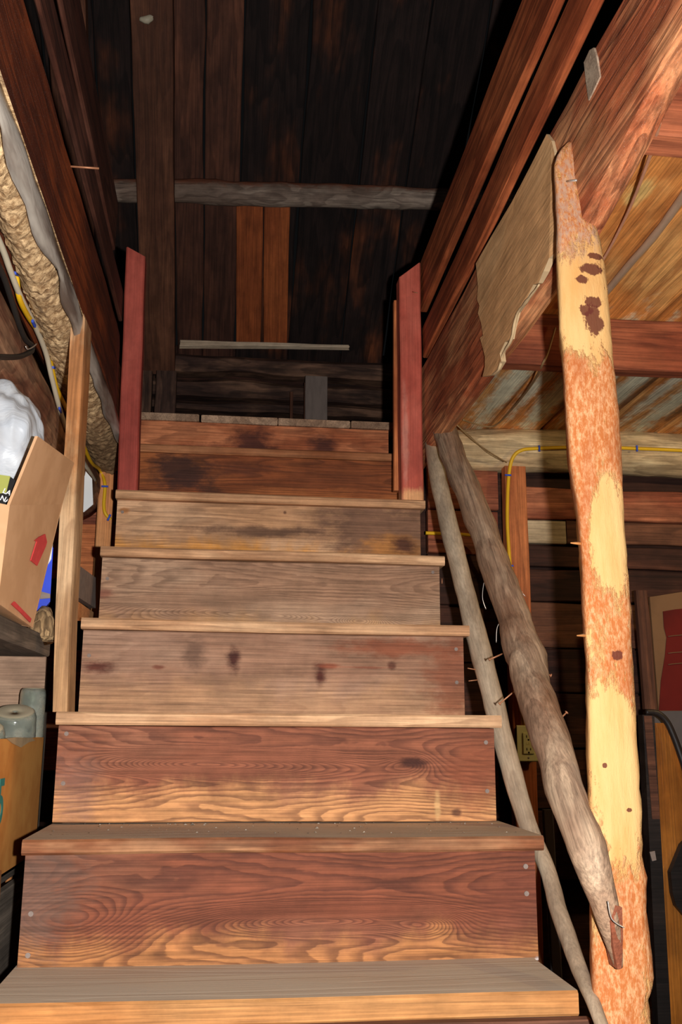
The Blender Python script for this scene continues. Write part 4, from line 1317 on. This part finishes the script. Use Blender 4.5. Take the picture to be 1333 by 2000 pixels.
def blob(name, loc, sc, mat, amp, freq, seed=0, sub=5, parent=None, crease=0.0):
    bm = bmesh.new()
    bmesh.ops.create_icosphere(bm, subdivisions=sub, radius=1)
    for v in bm.verts:
        q = v.co.copy()
        d = 1 + amp * mnoise.noise(q * freq + V(seed, 0, 0)) + amp * .5 * mnoise.noise(q * freq * 2.2 + V(0, seed, 0))
        if crease:
            d -= crease * abs(mnoise.noise(V(q.x * 3, q.y * 3, q.z * 1.2) + V(seed, seed, 0)))
        v.co = V(q.x * sc[0] * d, q.y * sc[1] * d, q.z * sc[2] * d)
    me = bpy.data.meshes.new(name)
    bm.to_mesh(me)
    bm.free()
    me.materials.append(mat)
    me.polygons.foreach_set('use_smooth', [True] * len(me.polygons))
    o = bpy.data.objects.new(name, me)
    col.objects.link(o)
    put(o, Matrix.Translation(Vector(loc)), parent)
    return o


p = on(-14, 868, 'Y', 1.84)
BG = blob('plastic_bag', p, (.1, .11, .125), M_bag, .16, 1.3, 3, 6, crease=.1)
tag(BG, 'crumpled white plastic bag bulging out of the tilted carton', 'bag')

# pouch with its label in front of the bag
PY = 1.68
pc = [on(-30, 925, 'Y', PY), on(22, 932, 'Y', PY), on(38, 945, 'Y', PY), on(20, 990, 'Y', PY), on(-30, 985, 'Y', PY)]
PO = slab('labelled_pouch', pc, (0, .02, 0), M_blk)
tag(PO, 'black and lime labelled pouch peeking from the carton', 'pouch')
slab('lime_panel', [on(-30, 923, 'Y', PY - .002), on(20, 930, 'Y', PY - .002), on(12, 962, 'Y', PY - .002), on(-30, 968, 'Y', PY - .002)], (0, .002, 0), M_lime, PO)


def text(name, s, size, M, mat, parent):
    cu = bpy.data.curves.new(name, 'FONT')
    cu.body = s
    cu.size = size
    cu.extrude = .0004
    cu.offset = size * .015
    tmp = bpy.data.objects.new(name + '_tmp', cu)
    col.objects.link(tmp)
    dg = bpy.context.evaluated_depsgraph_get()
    me = bpy.data.meshes.new_from_object(tmp.evaluated_get(dg))
    bpy.data.objects.remove(tmp)
    me.materials.clear()
    me.materials.append(mat)
    o = bpy.data.objects.new(name, me)
    col.objects.link(o)
    put(o, M, parent)
    return o


ex = V(.93, 0, -.36).normalized()
text('lettering', 'LA', .0125, frame(on(4, 962, 'Y', PY - .004), ex, V(0, -1, 0)), M_wht, PO)
text('lettering', 'NA', .0125, frame(on(-1, 976, 'Y', PY - .004), ex, V(0, -1, 0)), M_wht, PO)

# things wedged behind the carton
o = slab('blue_carrier', [on(70, 1207, 'Y', 2.12), on(98, 1175, 'Y', 2.12), on(104, 1070, 'Y', 2.12), on(96, 1058, 'Y', 2.12), on(80, 1110, 'Y', 2.12), on(60, 1190, 'Y', 2.12)], (-.01, .05, 0), M_bluebag)
tag(o, 'bright blue plastic container behind the tilted carton', 'container')
slab('white_panel', [on(84, 1118, 'Y', 2.117), on(100, 1092, 'Y', 2.117), on(103, 1062, 'Y', 2.117), on(94, 1068, 'Y', 2.117)], (0, .004, 0), M_white, o)
slab('grey_band', [on(78, 1170, 'Y', 2.117), on(98, 1168, 'Y', 2.117), on(98, 1160, 'Y', 2.117), on(80, 1155, 'Y', 2.117)], (0, .004, 0), M_greyw, o)
a, b = on(60, 1240, 'Y', 2.1), on(100, 1185, 'Y', 2.1)
o = tube('split_firewood', [on(84, 1250, 'Y', 2.09), on(84, 1222, 'Y', 2.1), on(90, 1190, 'Y', 2.12)], [.028, .03, .012], M_bolt, n=12, sub=5, lump=.35, lfreq=30)
tag(o, 'split piece of firewood beside the carton and upright', 'firewood')
gp = [on(146, 1098, 'X', -.352), on(187, 1128, 'X', -.345), on(187, 1188, 'X', -.345), on(146, 1162, 'X', -.352)]
o = slab('grey_plank', gp, (-.016, 0, 0), M_greyw)
tag(o, 'grey weathered plank between the bare upright and the risers', 'plank')
gp = [on(146, 1170, 'X', -.35), on(183, 1196, 'X', -.35), on(181, 1214, 'X', -.35), on(146, 1212, 'X', -.35)]
o = slab('wood_offcut', gp, (-.03, 0, 0), M_studl)
tag(o, 'small orange wood offcut under the grey plank', 'offcut')
o = slab('paper_sheet', [on(150, 900, 'Y', 2.9), on(180, 935, 'Y', 2.9), on(182, 985, 'Y', 2.9), on(164, 1000, 'Y', 2.9), on(140, 1000, 'Y', 2.9)], (0, .004, 0), M_white)
tag(o, 'white paper sheet hanging behind the bare upright', 'paper')
a = on(92, 858, 'Y', 2.6)
o = tube('cloth_roll', [on(60, 857, 'Y', 2.62), on(92, 858, 'Y', 2.6), on(114, 860, 'Y', 2.58)], [.012, .012, .01], M_whc, n=10, sub=4, lump=.2, lfreq=40)
tag(o, 'pale rolled cloth end beneath the left log beam', 'cloth')
a, b = on(-20, 800, 'Y', 2.62), on(118, 880, 'Y', 2.62)
o = board('cross_board', V(-1.6, 2.65, a.z - .02), V(-.44, 2.65, a.z - .02), .15, .025, (0, -1, 0), M_wred, amp=.002)
tag(o, 'reddish board crossing behind the white plastic bag', 'board')

# jar carton below
XJ = -.405
y0, y1 = on(-14, 1440, 'X', XJ).y, on(86, 1440, 'X', XJ).y
zt, zb = on(85, 1440, 'X', XJ).z, on(20, 1702, 'X', XJ).z
JB = thing('jar_carton', (XJ - .15, (y0 + y1) / 2, zb), 'worn carton with teal lettering filled with glass jars', 'box')
slab('side_wall', [V(XJ, y0, zb), V(XJ, y1, zb), V(XJ, y1, zt), V(XJ, y0, zt)], (-.005, 0, 0), M_cardo, JB)
slab('front_wall', [V(XJ, y0, zb), V(XJ, y0, zt), V(XJ - .32, y0, zt), V(XJ - .32, y0, zb)], (0, .005, 0), M_cardo, JB)
slab('back_wall', [V(XJ, y1, zb), V(XJ, y1, zt), V(XJ - .32, y1, zt), V(XJ - .32, y1, zb)], (0, -.005, 0), M_cardo, JB)
slab('left_wall', [V(XJ - .32, y0, zb), V(XJ - .32, y1, zb), V(XJ - .32, y1, zt), V(XJ - .32, y0, zt)], (.005, 0, 0), M_cardo, JB)
slab('bottom_wall', [V(XJ, y0, zb), V(XJ, y1, zb), V(XJ - .32, y1, zb), V(XJ - .32, y0, zb)], (0, 0, .005), M_cardo, JB)
pa = [on(u, v, 'X', XJ + .001) for u, v in ((12, 1442), (30, 1440), (62, 1441), (68, 1446), (55, 1450), (40, 1460), (24, 1452))]
slab('torn_patch', pa, (.001, 0, 0), M_carde, JB)
gl = on(-9, 1612, 'X', XJ + .001)
text('lettering', '5', .115, frame(V(XJ + .001, gl.y, gl.z), V(0, 1, 0), V(1, 0, 0)), M_teal, JB)


def jar(loc, r, h, label, tx=0.0, ty=0.0):
    w_ = .003
    prof = [(r * .72, -h), (r * .74, -h + .018), (r * .8, -h + .022), (r, -h + .05), (r, -.014), (r * .93, -.004), (r * .8, 0), (r * .4, -.003), (.0015, -.004),
            (.0015, -.009), (r * .4, -.008), (r * .8, -.006), (r * .93 - w_, -.010), (r - w_, -.018), (r - w_, -h + .05), (r * .8 - w_, -h + .024), (r * .74 - w_, -h + .018), (r * .72 - w_, -h)]
    n = 36
    vs_, fs = [], []
    for q, z in prof:
        for k in range(n):
            vs_.append((q * math.cos(2 * math.pi * k / n), q * math.sin(2 * math.pi * k / n), z))
    m = len(prof)
    for i in range(m):
        i2 = (i + 1) % m
        for k in range(n):
            k2 = (k + 1) % n
            fs.append((i * n + k, i * n + k2, i2 * n + k2, i2 * n + k))
    o = link('glass_jar', vs_, fs, M_glass, None, None, True)
    fix_normals(o)
    M = Matrix.Translation(Vector(loc)) @ Matrix.Rotation(ty, 4, 'Y') @ Matrix.Rotation(tx, 4, 'X')
    put(o, M)
    tag(o, label, 'jar', 'glass jars in the carton')


jar((XJ - .054, y1 - .07, on(30, 1388, 'Y', y1 - .08).z), .046, .15, 'large dusty glass jar leaning upside down in the carton', .42, .05)
p = on(66, 1344, 'Y', y1 + .045)
jar((p.x, p.y, p.z), .029, p.z - zb - .004, 'slim dark glass jar standing behind the jar carton')
jar((XJ - .058, y0 + .17, on(6, 1420, 'Y', y0 + .16).z), .042, .14, 'dusty glass jar nearest in the carton, cut by the frame', .4, .05)

# support of the jar carton and the dark bin
CR = thing('wooden_crate', (XJ - .15, 2.1, 0), 'plain wooden crate carrying the jar carton', 'crate')
for i in range(4):
    z0 = .03 + i * (zb - .04) / 4
    hh = (zb - .04) / 4 - .02
    board('slat', (XJ - .01, y0 + .13, z0 + hh / 2), (XJ - .01, y1, z0 + hh / 2), hh, .018, (1, 0, 0), M_shelf, CR, amp=.001)
    board('slat', (XJ - .02, y0 + .13, z0 + hh / 2), (XJ - .32, y0 + .13, z0 + hh / 2), hh, .018, (0, -1, 0), M_shelf, CR, amp=.001)
for yy in (y0 + .16, y1 - .04):
    board('corner_post', (XJ - .035, yy, 0), (XJ - .035, yy, zb - .003), .03, .03, (0, -1, 0), M_lpost, CR, amp=0)
board('top_board', (XJ - .165, y0 + .12, zb - .012), (XJ - .165, y1 + .09, zb - .012), .31, .018, (0, 0, 1), M_shelf, CR, amp=0)
a = on(24, 1845, 'Y', 1.8)
BN = thing('storage_bin', (-.55, 1.8, 0), 'black storage bin with lid left of the lowest steps', 'bin')
bzt = on(24, 1850, 'Y', 1.8).z
slab('body', [V(-.44, 1.56, 0), V(-.44, 1.80, 0), V(-.43, 1.82, bzt - .03), V(-.43, 1.54, bzt - .03)], (-.22, 0, 0), M_black, BN)
box('lid', (-.67, 1.53, bzt - .03), (-.418, 1.85, bzt), M_black, BN, c=.008)
a, b = on(-6, 1720, 'Y', 1.9), on(4, 1840, 'Y', 1.9)
o = board('pale_batten', (b.x, 1.872, 0), (a.x, 1.872, a.z + .02), .022, .02, (0, -1, 0), M_lpost, amp=0)
tag(o, 'pale upright batten under the jar carton at frame edge', 'batten')
